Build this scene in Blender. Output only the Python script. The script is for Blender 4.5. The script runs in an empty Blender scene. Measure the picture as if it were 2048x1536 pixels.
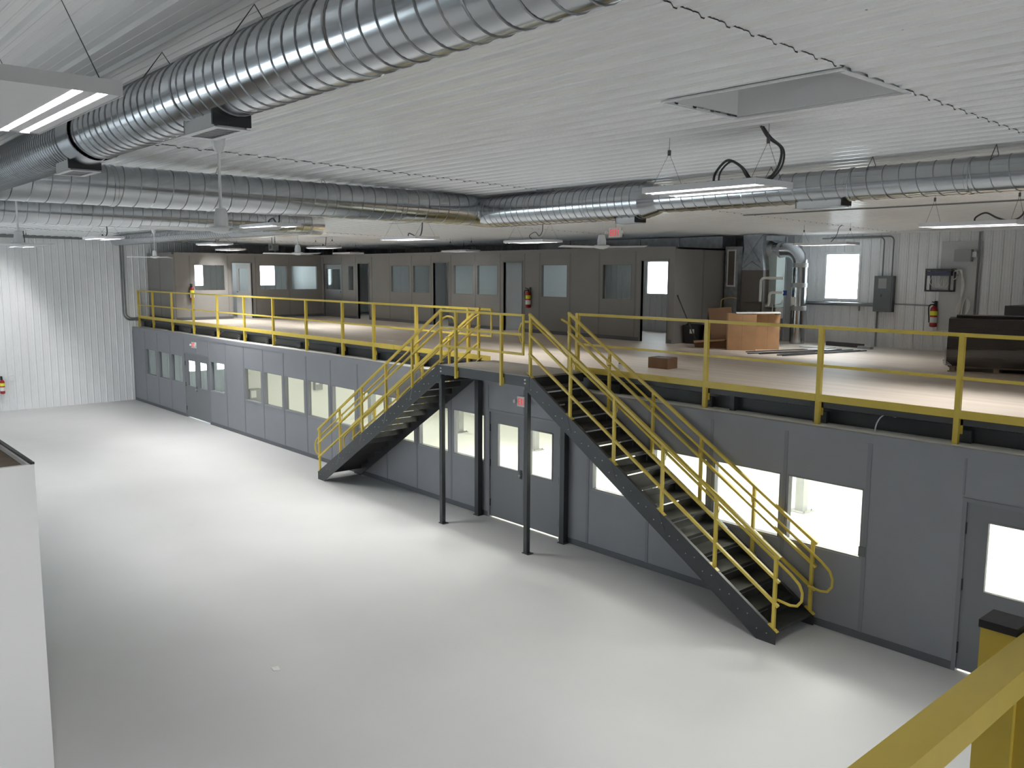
import bpy, math, random
from mathutils import Vector, Matrix
random.seed(7)
R = math.radians
scene = bpy.context.scene
col = scene.collection

# ---------------------------------------------------------------- camera
YAW, PITCH, ROLL, FPX = R(48.363), R(7.330), R(0.2964), 1716.516
CAM = Vector((0.0, -10.7147, 4.8001))
fw = Vector((-math.sin(YAW)*math.cos(PITCH), math.cos(YAW)*math.cos(PITCH), -math.sin(PITCH)))
r0 = Vector((math.cos(YAW), math.sin(YAW), 0.0))
u0 = r0.cross(fw)
rt = r0*math.cos(ROLL) + u0*math.sin(ROLL)
up = -r0*math.sin(ROLL) + u0*math.cos(ROLL)
cd = bpy.data.cameras.new('camera')
cd.sensor_width = 36.0
cd.lens = FPX/2048*36.0
cd.clip_start = 0.02
cd.clip_end = 300
cam = bpy.data.objects.new('camera', cd)
m = Matrix.Identity(4)
for i in range(3):
    m[i][0], m[i][1], m[i][2], m[i][3] = rt[i], up[i], -fw[i], CAM[i]
cam.matrix_world = m
col.objects.link(cam)
scene.camera = cam

# ---------------------------------------------------------------- world, exposure, light levels
world = bpy.data.worlds.new('world')
scene.world = world
world.use_nodes = True
bg = world.node_tree.nodes['Background']
bg.inputs[0].default_value = (0.86, 0.93, 1.0, 1)
bg.inputs[1].default_value = 15.0
vs = scene.view_settings
vs.view_transform = 'Standard'
vs.look = 'None'
vs.gamma = 1.0
vs.use_curve_mapping = False
vs.exposure = 0.12
scene.cycles.max_bounces = 14
scene.cycles.diffuse_bounces = 9
scene.cycles.glossy_bounces = 4
scene.cycles.sample_clamp_indirect = 8.0
FIX_W = 42.0         # watts of each of the four lamps of a hall fixture
ROOM_W = 170.0
def area(name, loc, sx, sy, watts, color=(1, .95, .88), spread=math.pi, rot=(0, 0, 0)):
    l = bpy.data.lights.new(name, 'AREA')
    l.shape = 'RECTANGLE'
    l.size, l.size_y = sx, sy
    l.energy = watts
    l.color = color
    l.spread = spread
    o = bpy.data.objects.new(name, l)
    o.location = loc
    o.rotation_euler = rot
    col.objects.link(o)
    return o
# ceiling lamps of the lit room below the deck
for x, k in ((-21.5, .22), (-16.5, .42), (-11.5, .8), (-6.5, 1), (-1.5, .7)):
    for y in (1.9, 4.9):
        area('room_lamp', (x, y, 2.66), 1.2, 0.6, ROOM_W*k, (1, .98, .89))

# ---------------------------------------------------------------- materials
def mat(name, c, rough=.5, metal=0.0, var=0.0, vscale=3.0, bump=0.0, bscale=40.0, stretch=None, emit=None, spec=None, rvar=0.0):
    mt = bpy.data.materials.new(name)
    mt.use_nodes = True
    nt = mt.node_tree
    b = nt.nodes['Principled BSDF']
    b.inputs['Base Color'].default_value = (*c, 1)
    b.inputs['Roughness'].default_value = rough
    b.inputs['Metallic'].default_value = metal
    if spec is not None:
        b.inputs['Specular IOR Level'].default_value = spec
    if emit:
        b.inputs['Emission Color'].default_value = (*emit[0], 1)
        b.inputs['Emission Strength'].default_value = emit[1]
    if var or bump or rvar:
        tc = nt.nodes.new('ShaderNodeTexCoord')
        mp = nt.nodes.new('ShaderNodeMapping')
        if stretch:
            mp.inputs['Scale'].default_value = stretch
        nt.links.new(tc.outputs['Object'], mp.inputs['Vector'])
    if var or rvar:
        nz = nt.nodes.new('ShaderNodeTexNoise')
        nz.inputs['Scale'].default_value = vscale
        nz.inputs['Detail'].default_value = 5
        nt.links.new(mp.outputs['Vector'], nz.inputs['Vector'])
    if var:
        rp = nt.nodes.new('ShaderNodeValToRGB')
        rp.color_ramp.elements[0].position = .3
        rp.color_ramp.elements[1].position = .7
        rp.color_ramp.elements[0].color = (*[max(0, x*(1-var)) for x in c], 1)
        rp.color_ramp.elements[1].color = (*[min(1, x*(1+var)) for x in c], 1)
        nt.links.new(nz.outputs['Fac'], rp.inputs['Fac'])
        nt.links.new(rp.outputs['Color'], b.inputs['Base Color'])
    if rvar:
        mr = nt.nodes.new('ShaderNodeMapRange')
        mr.inputs['To Min'].default_value = max(.02, rough-rvar)
        mr.inputs['To Max'].default_value = rough+rvar
        nt.links.new(nz.outputs['Fac'], mr.inputs['Value'])
        nt.links.new(mr.outputs['Result'], b.inputs['Roughness'])
    if bump:
        n2 = nt.nodes.new('ShaderNodeTexNoise')
        n2.inputs['Scale'].default_value = bscale
        nt.links.new(mp.outputs['Vector'], n2.inputs['Vector'])
        bp = nt.nodes.new('ShaderNodeBump')
        bp.inputs['Strength'].default_value = bump
        bp.inputs['Distance'].default_value = .01
        nt.links.new(n2.outputs['Fac'], bp.inputs['Height'])
        nt.links.new(bp.outputs['Normal'], b.inputs['Normal'])
    return mt

def glass_mat(name, tint, refl=1.0):
    mt = bpy.data.materials.new(name)
    mt.use_nodes = True
    nt = mt.node_tree
    nt.nodes.clear()
    out = nt.nodes.new('ShaderNodeOutputMaterial')
    mix = nt.nodes.new('ShaderNodeMixShader')
    tr = nt.nodes.new('ShaderNodeBsdfTransparent')
    tr.inputs[0].default_value = (*tint, 1)
    gl = nt.nodes.new('ShaderNodeBsdfGlossy')
    gl.inputs['Roughness'].default_value = .02
    lw = nt.nodes.new('ShaderNodeLayerWeight')
    pw = nt.nodes.new('ShaderNodeMath'); pw.operation = 'POWER'; pw.inputs[1].default_value = 4.0
    ml = nt.nodes.new('ShaderNodeMath'); ml.operation = 'MULTIPLY_ADD'; ml.inputs[1].default_value = .55*refl; ml.inputs[2].default_value = .035*refl
    nt.links.new(lw.outputs['Facing'], pw.inputs[0]); nt.links.new(pw.outputs[0], ml.inputs[0]); nt.links.new(ml.outputs[0], mix.inputs[0])
    nt.links.new(tr.outputs[0], mix.inputs[1])
    nt.links.new(gl.outputs[0], mix.inputs[2])
    nt.links.new(mix.outputs[0], out.inputs[0])
    return mt

M = {}
M['floor'] = mat('epoxy floor', (.56, .565, .565), .58, spec=.35, var=.035, vscale=.55, rvar=.06, bump=.02, bscale=2.5)
M['room_floor'] = mat('room floor', (.82, .82, .79), .4)
M['panel'] = mat('grey wall panel', (.245, .25, .272), .55, var=.03, vscale=2)
M['batten'] = mat('grey batten', (.20, .205, .225), .5)
M['taupe'] = mat('taupe office panel', (.235, .225, .215), .6, var=.03, vscale=2)
M['taupe_batten'] = mat('taupe batten', (.19, .185, .18), .55)
M['door'] = mat('grey door', (.185, .19, .205), .5)
M['base'] = mat('dark baseboard', (.10, .105, .12), .5)
M['sheet'] = mat('white ribbed sheet', (.72, .73, .74), .34, var=.02, vscale=1.5)
M['ceil'] = mat('white ceiling sheet', (.82, .825, .83), .23, var=.03, vscale=1.2)
M['white'] = mat('white paint', (.80, .80, .80), .5)
M['inner'] = mat('white inner wall', (.80, .80, .76), .6)
M['office_in'] = mat('office inner wall', (.66, .69, .71), .6)
M['yellow'] = mat('safety yellow', (.60, .455, .07), .40, var=.05, vscale=6, bump=.03, bscale=60)
M['steel'] = mat('dark grey steel', (.028, .032, .036), .42, var=.12, vscale=4)
M['steel2'] = mat('charcoal steel', (.045, .049, .054), .45)
M['black'] = mat('black plastic', (.012, .012, .014), .45)
M['tread'] = mat('worn tread', (.035, .035, .033), .38, var=.3, vscale=5)
M['deck'] = mat('mezzanine board', (.58, .51, .435), .55, var=.10, vscale=1.6, stretch=(.25, 3.5, 1), bump=.03, bscale=30)
M['plate'] = mat('landing plate', (.30, .28, .25), .4, var=.1, vscale=8)
M['galv'] = mat('galvanised steel', (.52, .54, .56), .19, 1.0, var=.06, vscale=1.5)
M['galv_dull'] = mat('dull galvanised', (.42, .44, .46), .38, 1.0, var=.15, vscale=9)
M['galv_edge'] = mat('duct seam', (.33, .34, .35), .4, 1.0)
M['alu'] = mat('white enamel', (.74, .75, .76), .35)
M['fixture'] = mat('fixture enamel', (.66, .66, .68), .4)
M['mirror'] = mat('bright metal', (.80, .81, .82), .15, 1.0)
M['reflector'] = mat('satin reflector', (.28, .285, .30), .4)
M['tube'] = mat('lit tube', (.9, .9, .9), .4, emit=((1, .97, .93), 9.0))
M['wire'] = mat('wire', (.10, .10, .10), .5)
M['cable'] = mat('flexible conduit', (.055, .055, .058), .4, bump=.3, bscale=180)
M['conduit'] = mat('conduit', (.23, .24, .25), .4, .8)
M['grey_box'] = mat('grey enamel box', (.12, .135, .14), .5)
M['light_box'] = mat('light grey box', (.33, .34, .34), .5)
M['red'] = mat('extinguisher red', (.36, .015, .015), .35)
M['tag_yellow'] = mat('yellow tag', (.75, .78, .06), .6)
M['paper'] = mat('paper white', (.75, .75, .72), .7)
M['exit_red'] = mat('exit red', (.75, .05, .06), .5, emit=((1, .06, .08), .55))
M['exit_face'] = mat('exit housing', (.62, .64, .62), .5)
M['carton'] = mat('cardboard', (.45, .27, .14), .8, var=.08, vscale=4)
M['carton_dark'] = mat('brown cardboard', (.22, .125, .07), .8, var=.08, vscale=4)
M['wood'] = mat('pallet wood', (.28, .22, .17), .75, var=.2, vscale=6, stretch=(1, 8, 8))
M['choc'] = mat('dark brown laminate', (.022, .014, .013), .35)
M['film'] = glass_mat('stretch film', (.86, .86, .86), 1.1)
M['glass'] = glass_mat('clear glass', (.93, .95, .94), .7)
M['furnace'] = mat('furnace enamel', (.135, .12, .105), .5)
M['pvc'] = mat('pvc pipe', (.72, .72, .68), .45)
M['blue'] = mat('blue valve', (.02, .06, .35), .4)
M['dusty'] = mat('dusty plywood top', (.20, .15, .11), .85, var=.25, vscale=3)
M['roof_board'] = mat('roof board', (.10, .095, .09), .8)
M['bright_frame'] = mat('white window frame', (.78, .80, .82), .4)

# ---------------------------------------------------------------- mesh helpers
class MB:
    def __init__(s): s.v = []; s.f = []
    def add(s, vs, fs):
        o = len(s.v); s.v += [tuple(p) for p in vs]; s.f += [tuple(i+o for i in f) for f in fs]; return s
    def box(s, x0, x1, y0, y1, z0, z1):
        return s.add([(x0,y0,z0),(x1,y0,z0),(x1,y1,z0),(x0,y1,z0),(x0,y0,z1),(x1,y0,z1),(x1,y1,z1),(x0,y1,z1)],
                     [(0,3,2,1),(4,5,6,7),(0,1,5,4),(1,2,6,5),(2,3,7,6),(3,0,4,7)])
    def bar(s, a, b, w, h, upv=(0, 0, 1)):
        a, b = Vector(a), Vector(b); d = (b-a).normalized(); u = Vector(upv)
        if abs(d.dot(u)) > .999: u = Vector((0, 1, 0))
        sd = d.cross(u).normalized(); u = sd.cross(d).normalized()
        vs = []
        for p in (a, b):
            for i, j in ((-1,-1),(1,-1),(1,1),(-1,1)): vs.append(p + sd*(i*w/2) + u*(j*h/2))
        return s.add(vs, [(3,2,1,0),(4,5,6,7),(0,1,5,4),(1,2,6,5),(2,3,7,6),(3,0,4,7)])
    def tube(s, pts, r, n=8, caps=True, closed=False):
        pts = [Vector(p) for p in pts]; N = len(pts); rings = []
        prev = None
        for i, p in enumerate(pts):
            if closed: t = (pts[(i+1) % N]-pts[i-1]).normalized()
            else: t = (pts[min(i+1, N-1)]-pts[max(i-1, 0)]).normalized()
            if prev is None:
                a = Vector((0, 0, 1)) if abs(t.z) < .9 else Vector((1, 0, 0))
                nrm = t.cross(a).normalized()
            else:
                nrm = (prev - t*prev.dot(t))
                nrm = nrm.normalized() if nrm.length > 1e-6 else t.orthogonal().normalized()
            prev = nrm; bn = t.cross(nrm)
            rr = r[i] if isinstance(r, (list, tuple)) else r
            rings.append([p + nrm*(rr*math.cos(2*math.pi*k/n)) + bn*(rr*math.sin(2*math.pi*k/n)) for k in range(n)])
        o = len(s.v)
        for rg in rings: s.v += [tuple(q) for q in rg]
        for i in range(N if closed else N-1):
            j = (i+1) % N
            for k in range(n):
                k2 = (k+1) % n
                s.f.append((o+i*n+k, o+i*n+k2, o+j*n+k2, o+j*n+k))
        if caps and not closed:
            s.f.append(tuple(o+k for k in range(n))[::-1]); s.f.append(tuple(o+(N-1)*n+k for k in range(n)))
        return s
    def lathe(s, prof, n=20, c=(0, 0, 0)):
        o = len(s.v)
        for rr, z in prof:
            for k in range(n):
                a = 2*math.pi*k/n; s.v.append((c[0]+rr*math.cos(a), c[1]+rr*math.sin(a), c[2]+z))
        for i in range(len(prof)-1):
            for k in range(n):
                k2 = (k+1) % n; s.f.append((o+i*n+k, o+i*n+k2, o+(i+1)*n+k2, o+(i+1)*n+k))
        s.f.append(tuple(o+k for k in range(n))[::-1]); s.f.append(tuple(o+(len(prof)-1)*n+k for k in range(n)))
        return s
    def prism(s, poly, a, b, ax='y'):
        n = len(poly); f = {'y': lambda p, t: (p[0], t, p[1]), 'x': lambda p, t: (t, p[0], p[1]), 'z': lambda p, t: (p[0], p[1], t)}[ax]
        return s.add([f(p, a) for p in poly]+[f(p, b) for p in poly],
                     [tuple(range(n))[::-1], tuple(range(n, 2*n))]+[(i, (i+1) % n, n+(i+1) % n, n+i) for i in range(n)])
    def mesh(s, name, mt, smooth=False):
        me = bpy.data.meshes.new(name); me.from_pydata(s.v, [], s.f)
        me.materials.append(M[mt] if isinstance(mt, str) else mt)
        if smooth:
            for p in me.polygons: p.use_smooth = True
            me.set_sharp_from_angle(angle=R(38))
        me.update(); return me
    def build(s, name, mt, parent=None, smooth=False, loc=(0, 0, 0)):
        return link(name, s.mesh(name, mt, smooth), parent, loc)

def link(name, data, parent=None, loc=(0, 0, 0), rot=(0, 0, 0)):
    o = bpy.data.objects.new(name, data); col.objects.link(o); o.parent = parent; o.location = loc; o.rotation_euler = rot
    return o
def tag(o, label=None, cat=None, group=None, kind=None):
    if label: o['label'] = label
    if cat: o['category'] = cat
    if group: o['group'] = group
    if kind: o['kind'] = kind
    return o
def empty(name, label, cat=None, loc=(0, 0, 0), group=None, kind=None, rz=0):
    o = link(name, None, None, loc, (0, 0, rz)); o.empty_display_size = .1
    return tag(o, label, cat, group, kind)
def copy_tree(o, parent=None):
    c = o.copy(); col.objects.link(c); c.parent = parent
    for ch in o.children: copy_tree(ch, c)
    return c
def box(name, x0, x1, y0, y1, z0, z1, mt, parent=None): return MB().box(x0, x1, y0, y1, z0, z1).build(name, mt, parent)
def arc(c, r, a0, a1, n, ax1, ax2):
    c, ax1, ax2 = Vector(c), Vector(ax1), Vector(ax2)
    return [c + ax1*(r*math.cos(a0+(a1-a0)*i/n)) + ax2*(r*math.sin(a0+(a1-a0)*i/n)) for i in range(n+1)]
def spline(pts, n=6):
    P = [Vector(p) for p in pts]; P = [P[0]*2-P[1]]+P+[P[-1]*2-P[-2]]; out = []
    for i in range(1, len(P)-2):
        for k in range(n):
            t = k/n; a, b, c, d = P[i-1:i+3]
            out.append(.5*((2*b)+(c-a)*t+(2*a-5*b+4*c-d)*t*t+(3*b-a-3*c+d)*t**3))
    return out+[P[-2]]

ZD = 3.07                                   # deck level
XL, XR, YB, YF = -33.5, 11.0, 9.95, -17.0    # hall shell
def zc(y): return 6.06 - .017*(y+2)         # underside of the ceiling
ZT = 6.45

# ---------------------------------------------------------------- floor
fl = box('floor', XL-.1, XR+.1, YF-.1, .03, -.2, 0, 'floor'); tag(fl, 'pale grey glossy epoxy floor of the hall', kind='structure')
fl2 = box('floor_lower_room', XL-.1, XR+.1, .03, YB+.1, -.2, 0, 'room_floor'); tag(fl2, 'white floor of the rooms below the mezzanine', kind='structure')
deckm = MB().box(XL, XR, .32, YB, ZD-.05, ZD)
dk = deckm.build('floor_mezzanine', 'deck'); tag(dk, 'tan board deck of the mezzanine', kind='structure')

# ---------------------------------------------------------------- ribbed sheet walls
SW = .9144
def prof(t):    # height of the rib profile at distance t (period .2286)
    t = t % .2286
    for c, wb, wt, h in ((.1143, .032, .012, .018), (.035, .010, .006, .003), (.1936, .010, .006, .003)):
        d = abs(t-c)
        if d < wt: return h
        if d < wb: return h*(wb-d)/(wb-wt)
    return 0.0
def prof_knots():
    ks = {0.0, .2286}
    for c, wb, wt in ((.1143, .032, .012), (.035, .010, .006), (.1936, .010, .006)):
        ks |= {c-wb, c-wt, c+wt, c+wb}
    return sorted(round(k, 5) for k in ks)
KN = prof_knots()
def sheet_wall(parent, a0, a1, z0, z1, place, openings=(), zfun=None):
    """ribbed sheets side by side from a0 to a1; place(a, depth, z) gives the point; openings (b0,b1,zlo,zhi)"""
    cache = {}
    a = a0
    while a < a1-.02:
        b = min(a+SW, a1)
        hit = [o for o in openings if o[0] < b-1e-4 and o[1] > a+1e-4]
        ks = {a, b}
        k = 0
        while k*.2286 < SW:
            for q in KN:
                if a < a+k*.2286+q < b: ks.add(round(a+k*.2286+q, 5))
            k += 1
        for o in hit:
            for e in o[:2]:
                if a < e < b: ks.add(e)
        ks = sorted(ks); mb = MB()
        for i in range(len(ks)-1):
            p, q = ks[i], ks[i+1]; mid = (p+q)/2
            segs = [(z0, z1 if zfun is None else zfun(mid))]
            for o in hit:
                if o[0] < mid < o[1]:
                    segs = [t for s_ in segs for t in ((s_[0], min(s_[1], o[2])), (max(s_[0], o[3]), s_[1])) if t[1] > t[0]+1e-4]
            dp, dq = prof(p-a+1e-6 if i == 0 else p-a), prof(q-a)
            for s0, s1 in segs:
                mb.add([place(p, dp, s0), place(q, dq, s0), place(q, dq, s1), place(p, dp, s1)], [(0, 1, 2, 3)])
        for o in hit: pass
        mb.build('wall_sheet', 'sheet', parent)
        a += SW

# left end wall (white ribbed), with windows of the rooms at its far part
LWIN = [(1.80, 2.82, 4.22, 5.25), (4.75, 5.85, 4.22, 5.25), (1.85, 2.95, .87, 2.1), (3.15, 4.35, .87, 2.1)]
wl = empty('wall_left', 'white ribbed steel end wall beyond the hall', kind='structure')
sheet_wall(wl, -16.9, YB, 0, ZT, lambda a, d, z: (XL+d, a, z), LWIN, zfun=lambda a: zc(a)+.02)
box('backing', XL-.12, XL-.10, YF, .1, 0, 6.6, 'white', wl)
# back wall (white ribbed) above the deck
BWIN = [(-17.05, -16.05, 4.17, 5.22), (-11.23, -10.28, 4.17, 5.37), (-20.1, -19.1, 4.17, 5.22), (-24.2, -23.2, 4.17, 5.22), (-28.9, -27.9, 4.17, 5.22)]
wb = empty('wall_back', 'white ribbed steel wall at the back of the mezzanine', kind='structure')
sheet_wall(wb, XL, XR, ZD, 5.95, lambda a, d, z: (a, YB-d, z), BWIN)
box('lower_lining', XL, XR, YB, YB+.05, 0, ZD-.05, 'inner', wb)
FWIN = [(-26.5, -23.3, .4, 3.0), (-19.6, -16.4, .4, 3.0)]     # added glazed doors, unseen behind the viewpoint, bring in fill daylight
RWIN = [(-11.6, -8.4, .4, 3.0)]  # added unseen door in the end wall, also for fill daylight
def flat_wall(o, ax, fixed, a0, a1, z1, wins, t=.1):
    cuts = [a0]+[v for w in wins for v in w[:2]]+[a1]
    def bx(p, q, z0, zz):
        if ax == 'x': box('wall_section', p, q, fixed, fixed+t, z0, zz, 'sheet', o)
        else: box('wall_section', fixed, fixed+t, p, q, z0, zz, 'sheet', o)
    for i in range(len(cuts)-1):
        if i % 2 == 0: bx(cuts[i], cuts[i+1], 0, z1)
        else:
            w = wins[i//2]; bx(w[0], w[1], 0, w[2]); bx(w[0], w[1], w[3], z1)
wr = empty('wall_right', 'plain white end wall out of frame', kind='structure'); flat_wall(wr, 'y', XR, YF, YB, 6.6, RWIN)
wf = empty('wall_front', 'plain white wall behind the viewpoint', kind='structure'); flat_wall(wf, 'x', YF-.1, XL, XR, 6.6, FWIN)
def portal(loc, sx, sy, rot):
    o = area('window_portal', loc, sx, sy, 1, (1, 1, 1), math.pi, rot); o.data.cycles.is_portal = True

# building windows: frame, pane
wn = [0]
def ordinal(i): return ['first', 'second', 'third', 'fourth', 'fifth', 'sixth', 'seventh', 'eighth', 'ninth', 'tenth', 'eleventh', 'twelfth', 'thirteenth'][i]
def ext_window(axis, a0, a1, z0, z1, label):
    wn[0] += 1
    w = empty('window_%d' % wn[0], label, kind='structure')
    fr = MB(); t = .05
    def bb(p0, p1, q0, q1, d0, d1):
        if axis == 'y': fr.box(XL+d0, XL+d1, p0, p1, q0, q1)
        else: fr.box(p0, p1, YB-d1, YB-d0, q0, q1)
    for (p0, p1, q0, q1) in ((a0, a1, z0, z0+t), (a0, a1, z1-t, z1), (a0, a0+t, z0+t, z1-t), (a1-t, a1, z0+t, z1-t)): bb(p0, p1, q0, q1, -.06, .03)
    fr.build('window_frame', 'bright_frame', w)
    pm = MB()
    if axis == 'y': pm.box(XL-.03, XL-.024, a0+t, a1-t, z0+t, z1-t)
    else: pm.box(a0+t, a1-t, YB+.024, YB+.03, z0+t, z1-t)
    pm.build('pane', 'glass', w)
ext_window('y', *LWIN[0], 'bright outside window seen through the glass beside the upper fire extinguisher')
ext_window('y', *LWIN[1], 'bright outside window behind the first pair of upper office windows')
ext_window('y', *LWIN[2], 'bright outside window seen through the far lower double door')
ext_window('y', *LWIN[3], 'bright outside window seen through the pane right of the far double door')
ext_window('x', *BWIN[0], 'bright outside window seen through the open end office doorway')
ext_window('x', *BWIN[1], 'bright outside window in the back wall between duct pipe and electrical panel')
def added_door(ax, fixed, w, lab):
    wn[0] += 1
    o = empty('window_%d' % wn[0], lab, kind='structure')
    a0, a1, z0, z1 = w
    def bx(p, q, u, v, d0, d1, nm, mt):
        if ax == 'x': box(nm, p, q, fixed+d0, fixed+d1, u, v, mt, o)
        else: box(nm, fixed+d0, fixed+d1, p, q, u, v, mt, o)
    for k in range(5): bx(a0, a1, z0+(z1-z0)*k/4-.03, z0+(z1-z0)*k/4+.03, .02, .08, 'rail', 'alu')
    for k in range(4):
        q = a0+(a1-a0)*k/3
        bx(q-.03, q+.03, z0, z1, .02, .08, 'stile', 'alu')
    bx(a0, a1, z0, z1, .046, .052, 'pane', 'glass')
for i, w in enumerate(FWIN):
    added_door('x', YF-.1, w, '%s unseen glazed overhead door added behind the viewpoint for fill daylight' % ordinal(i)); portal(((w[0]+w[1])/2, YF+.02, 1.7), 3.2, 2.6, (R(-90), 0, 0))
for i, w in enumerate(RWIN):
    added_door('y', XR, w, '%s unseen glazed overhead door added in the end wall for fill daylight' % ordinal(i)); portal((XR-.02, (w[0]+w[1])/2, 1.7), 2.6, 3.2, (0, R(-90), 0))
for w in LWIN: portal((XL+.06, (w[0]+w[1])/2, (w[2]+w[3])/2), w[3]-w[2], w[1]-w[0], (0, R(90), 0))
for w in BWIN: portal(((w[0]+w[1])/2, YB-.06, (w[2]+w[3])/2), w[1]-w[0], w[3]-w[2], (R(90), 0, 0))
for q in BWIN[2:]: ext_window('x', *q, 'outside window of a back office hidden behind its front wall')

# ---------------------------------------------------------------- ceiling
ce = empty('ceiling', 'white ribbed steel ceiling of the hall', kind='structure')
slope = math.atan(-.017)
HX0, HX1, HY0, HY1 = -4.22, -2.84, -5.42, -5.42+SW
cols_x = [(-35.3, -28.9), (-28.9, -22.4), (-22.4, -15.9), (-15.9, -9.4), (-9.4, -2.82), (-2.82, 3.7), (3.7, 11.1)]
ceil_cache = {}
def ceil_sheet(L):
    key = round(L, 3)
    if key not in ceil_cache:
        mb = MB(); ks = sorted({round(k*.2286+q, 5) for k in range(4) for q in KN})
        for i in range(len(ks)-1):
            p, q = ks[i], ks[i+1]; dp, dq = prof(p), prof(q)
            mb.add([(0, p, -dp), (L, p, -dp), (L, q, -dq), (0, q, -dq)], [(0, 1, 2, 3)])
        n0 = len(mb.f)      # dark faces painted as the shade in open rib ends at the lap
        for k in range(4):
            c = k*.2286+.1143
            mb.add([(L+.002, c-.034, .012), (L+.002, c+.034, .012), (L+.002, c+.014, -.019), (L+.002, c-.014, -.019)], [(0, 1, 2, 3)])
            mb.add([(L+.002, c-.03+.07, .012), (L+.002, c+.06+.05, .012), (L+.002, c+.06+.05, -.002), (L+.002, c-.03+.07, -.002)], [(0, 1, 2, 3)])
        me = mb.mesh('ceiling_sheet', 'ceil'); me.materials.append(M['steel2'])
        for i in range(n0, len(mb.f)): me.polygons[i].material_index = 1
        ceil_cache[key] = me
    return ceil_cache[key]
row = 0
y = -5.42-13*SW
while y < YB:
    for (x0, x1) in cols_x:
        lap = -.007*(len(cols_x)-1-cols_x.index((x0, x1)))
        X0, X1 = x0, x1
        if abs(y-HY0) < .01 and x0 == -9.4: X1 = HX0
        link('ceiling_sheet', ceil_sheet(X1-X0), ce, (X0, y, zc(y)+lap), (slope, 0, 0))
    y += SW
scr = MB()
for xs in [-2.2-1.3*k for k in range(16)]:
    for j in range(34):
        yy = -10.5+j*.4572; z = zc(yy)
        if HX0-.1 < xs < HX1+.1 and HY0-.1 < yy < HY1+.1: continue
        scr.lathe([(.007, -.010), (.007, 0)], 6, (xs+random.uniform(-.03, .03), yy+.003, z))
so = scr.build('ceiling_screws', 'steel2', ce); so['kind'] = 'stuff'
roof = MB().box(XL-.2, XR+.2, YF-.2, YB+.2, 6.9, 7.0).box(XL-.2, XR+.2, YB+.1, YB+.2, 5.75, 6.9).box(XL-.2, XL-.1, YF-.2, YB+.2, 5.75, 6.9).box(XR+.1, XR+.2, YF-.2, YB+.2, 5.75, 6.9).box(XL-.2, XR+.2, YF-.2, YF-.1, 5.75, 6.9).build('roof', 'white'); tag(roof, 'roof deck above the ceiling sheets', kind='structure')
# perimeter closers between ceiling and walls
tr = MB().box(XL, XL+.05, YF, YB, 5.93, 6.34).build('trim_1', 'conduit'); tag(tr, 'dark closure strip along the top of the white end wall', kind='structure')
tr = MB().box(XL, XR, YB-.05, YB, 5.80, 5.93).build('trim_2', 'white'); tag(tr, 'white closure strip along the top of the back wall', kind='structure')

# attic hatch
h = empty('ceiling_hatch', 'open recessed attic hatch in the ribbed ceiling', 'hatch', (HX0, HY0, zc(HY0)))
hw, hl, hh = SW, HX1-HX0, .62
t = .015
MB().box(0, t, 0, hw, -.02, hh).build('side_panel', 'white', h)
MB().box(hl-t, hl, 0, hw, -.02, hh).build('side_panel', 'white', h)
MB().box(t, hl-t, hw-t, hw, -.03, hh).build('side_panel', 'white', h)
MB().box(t, hl-t, 0, t, -.02, hh).build('side_panel', 'white', h)
MB().box(0, hl, 0, hw, hh, hh+.02).build('lid', 'steel2', h)  # dark sheet closing the open top, stands for the dark attic above
lip = MB()
lip.box(-.03, hl+.03, -.03, .004, -.036, -.026); lip.box(-.03, hl+.03, hw-.004, hw+.03, -.052, -.042); lip.box(-.03, .004, 0, hw, -.046, -.036); lip.box(hl-.004, hl+.03, 0, hw, -.046, -.036)
lip.build('edge_trim', 'alu', h)

# ---------------------------------------------------------------- lower partition wall (grey panels under the mezzanine)
HW = 2.755; TW = .09
W0, W1 = 1.095, 2.03
wp = empty('wall_lower_front', 'long grey panelled partition wall below the mezzanine', kind='structure')
panels = [(-33.45, -32.2, None), (-32.2, -30.93, (-32.13, -31.10)), (-30.93, -29.7, (-30.82, -29.82)), (-29.7, -28.45, (-29.60, -28.62)),
          (-26.4, -25.13, (-26.27, -25.24)), (-25.13, -23.88, None), (-23.88, -22.63, (-23.80, -22.74)), (-22.63, -21.38, (-22.54, -21.47)),
          (-21.38, -20.12, (-21.30, -20.23)), (-20.12, -18.87, (-20.04, -18.97)), (-18.87, -17.61, (-18.79, -17.72)), (-17.61, -16.37, (-17.53, -16.45)),
          (-16.37, -15.18, (-16.29, -15.26)), (-15.18, -13.95, (-15.09, -14.04)), (-13.95, -12.75, (-13.86, -12.86)),
          (-10.7, -10.05, None), (-10.05, -8.71, (-9.95, -8.80)), (-8.71, -7.51, (-8.63, -7.57)), (-7.51, -6.27, (-7.45, -6.33)), (-6.27, -5.07, (-6.22, -5.12)),
          (-5.07, -3.9, None), (-1.85, 4.5, None), (4.5, XR, None)]
nwin = 0
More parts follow.
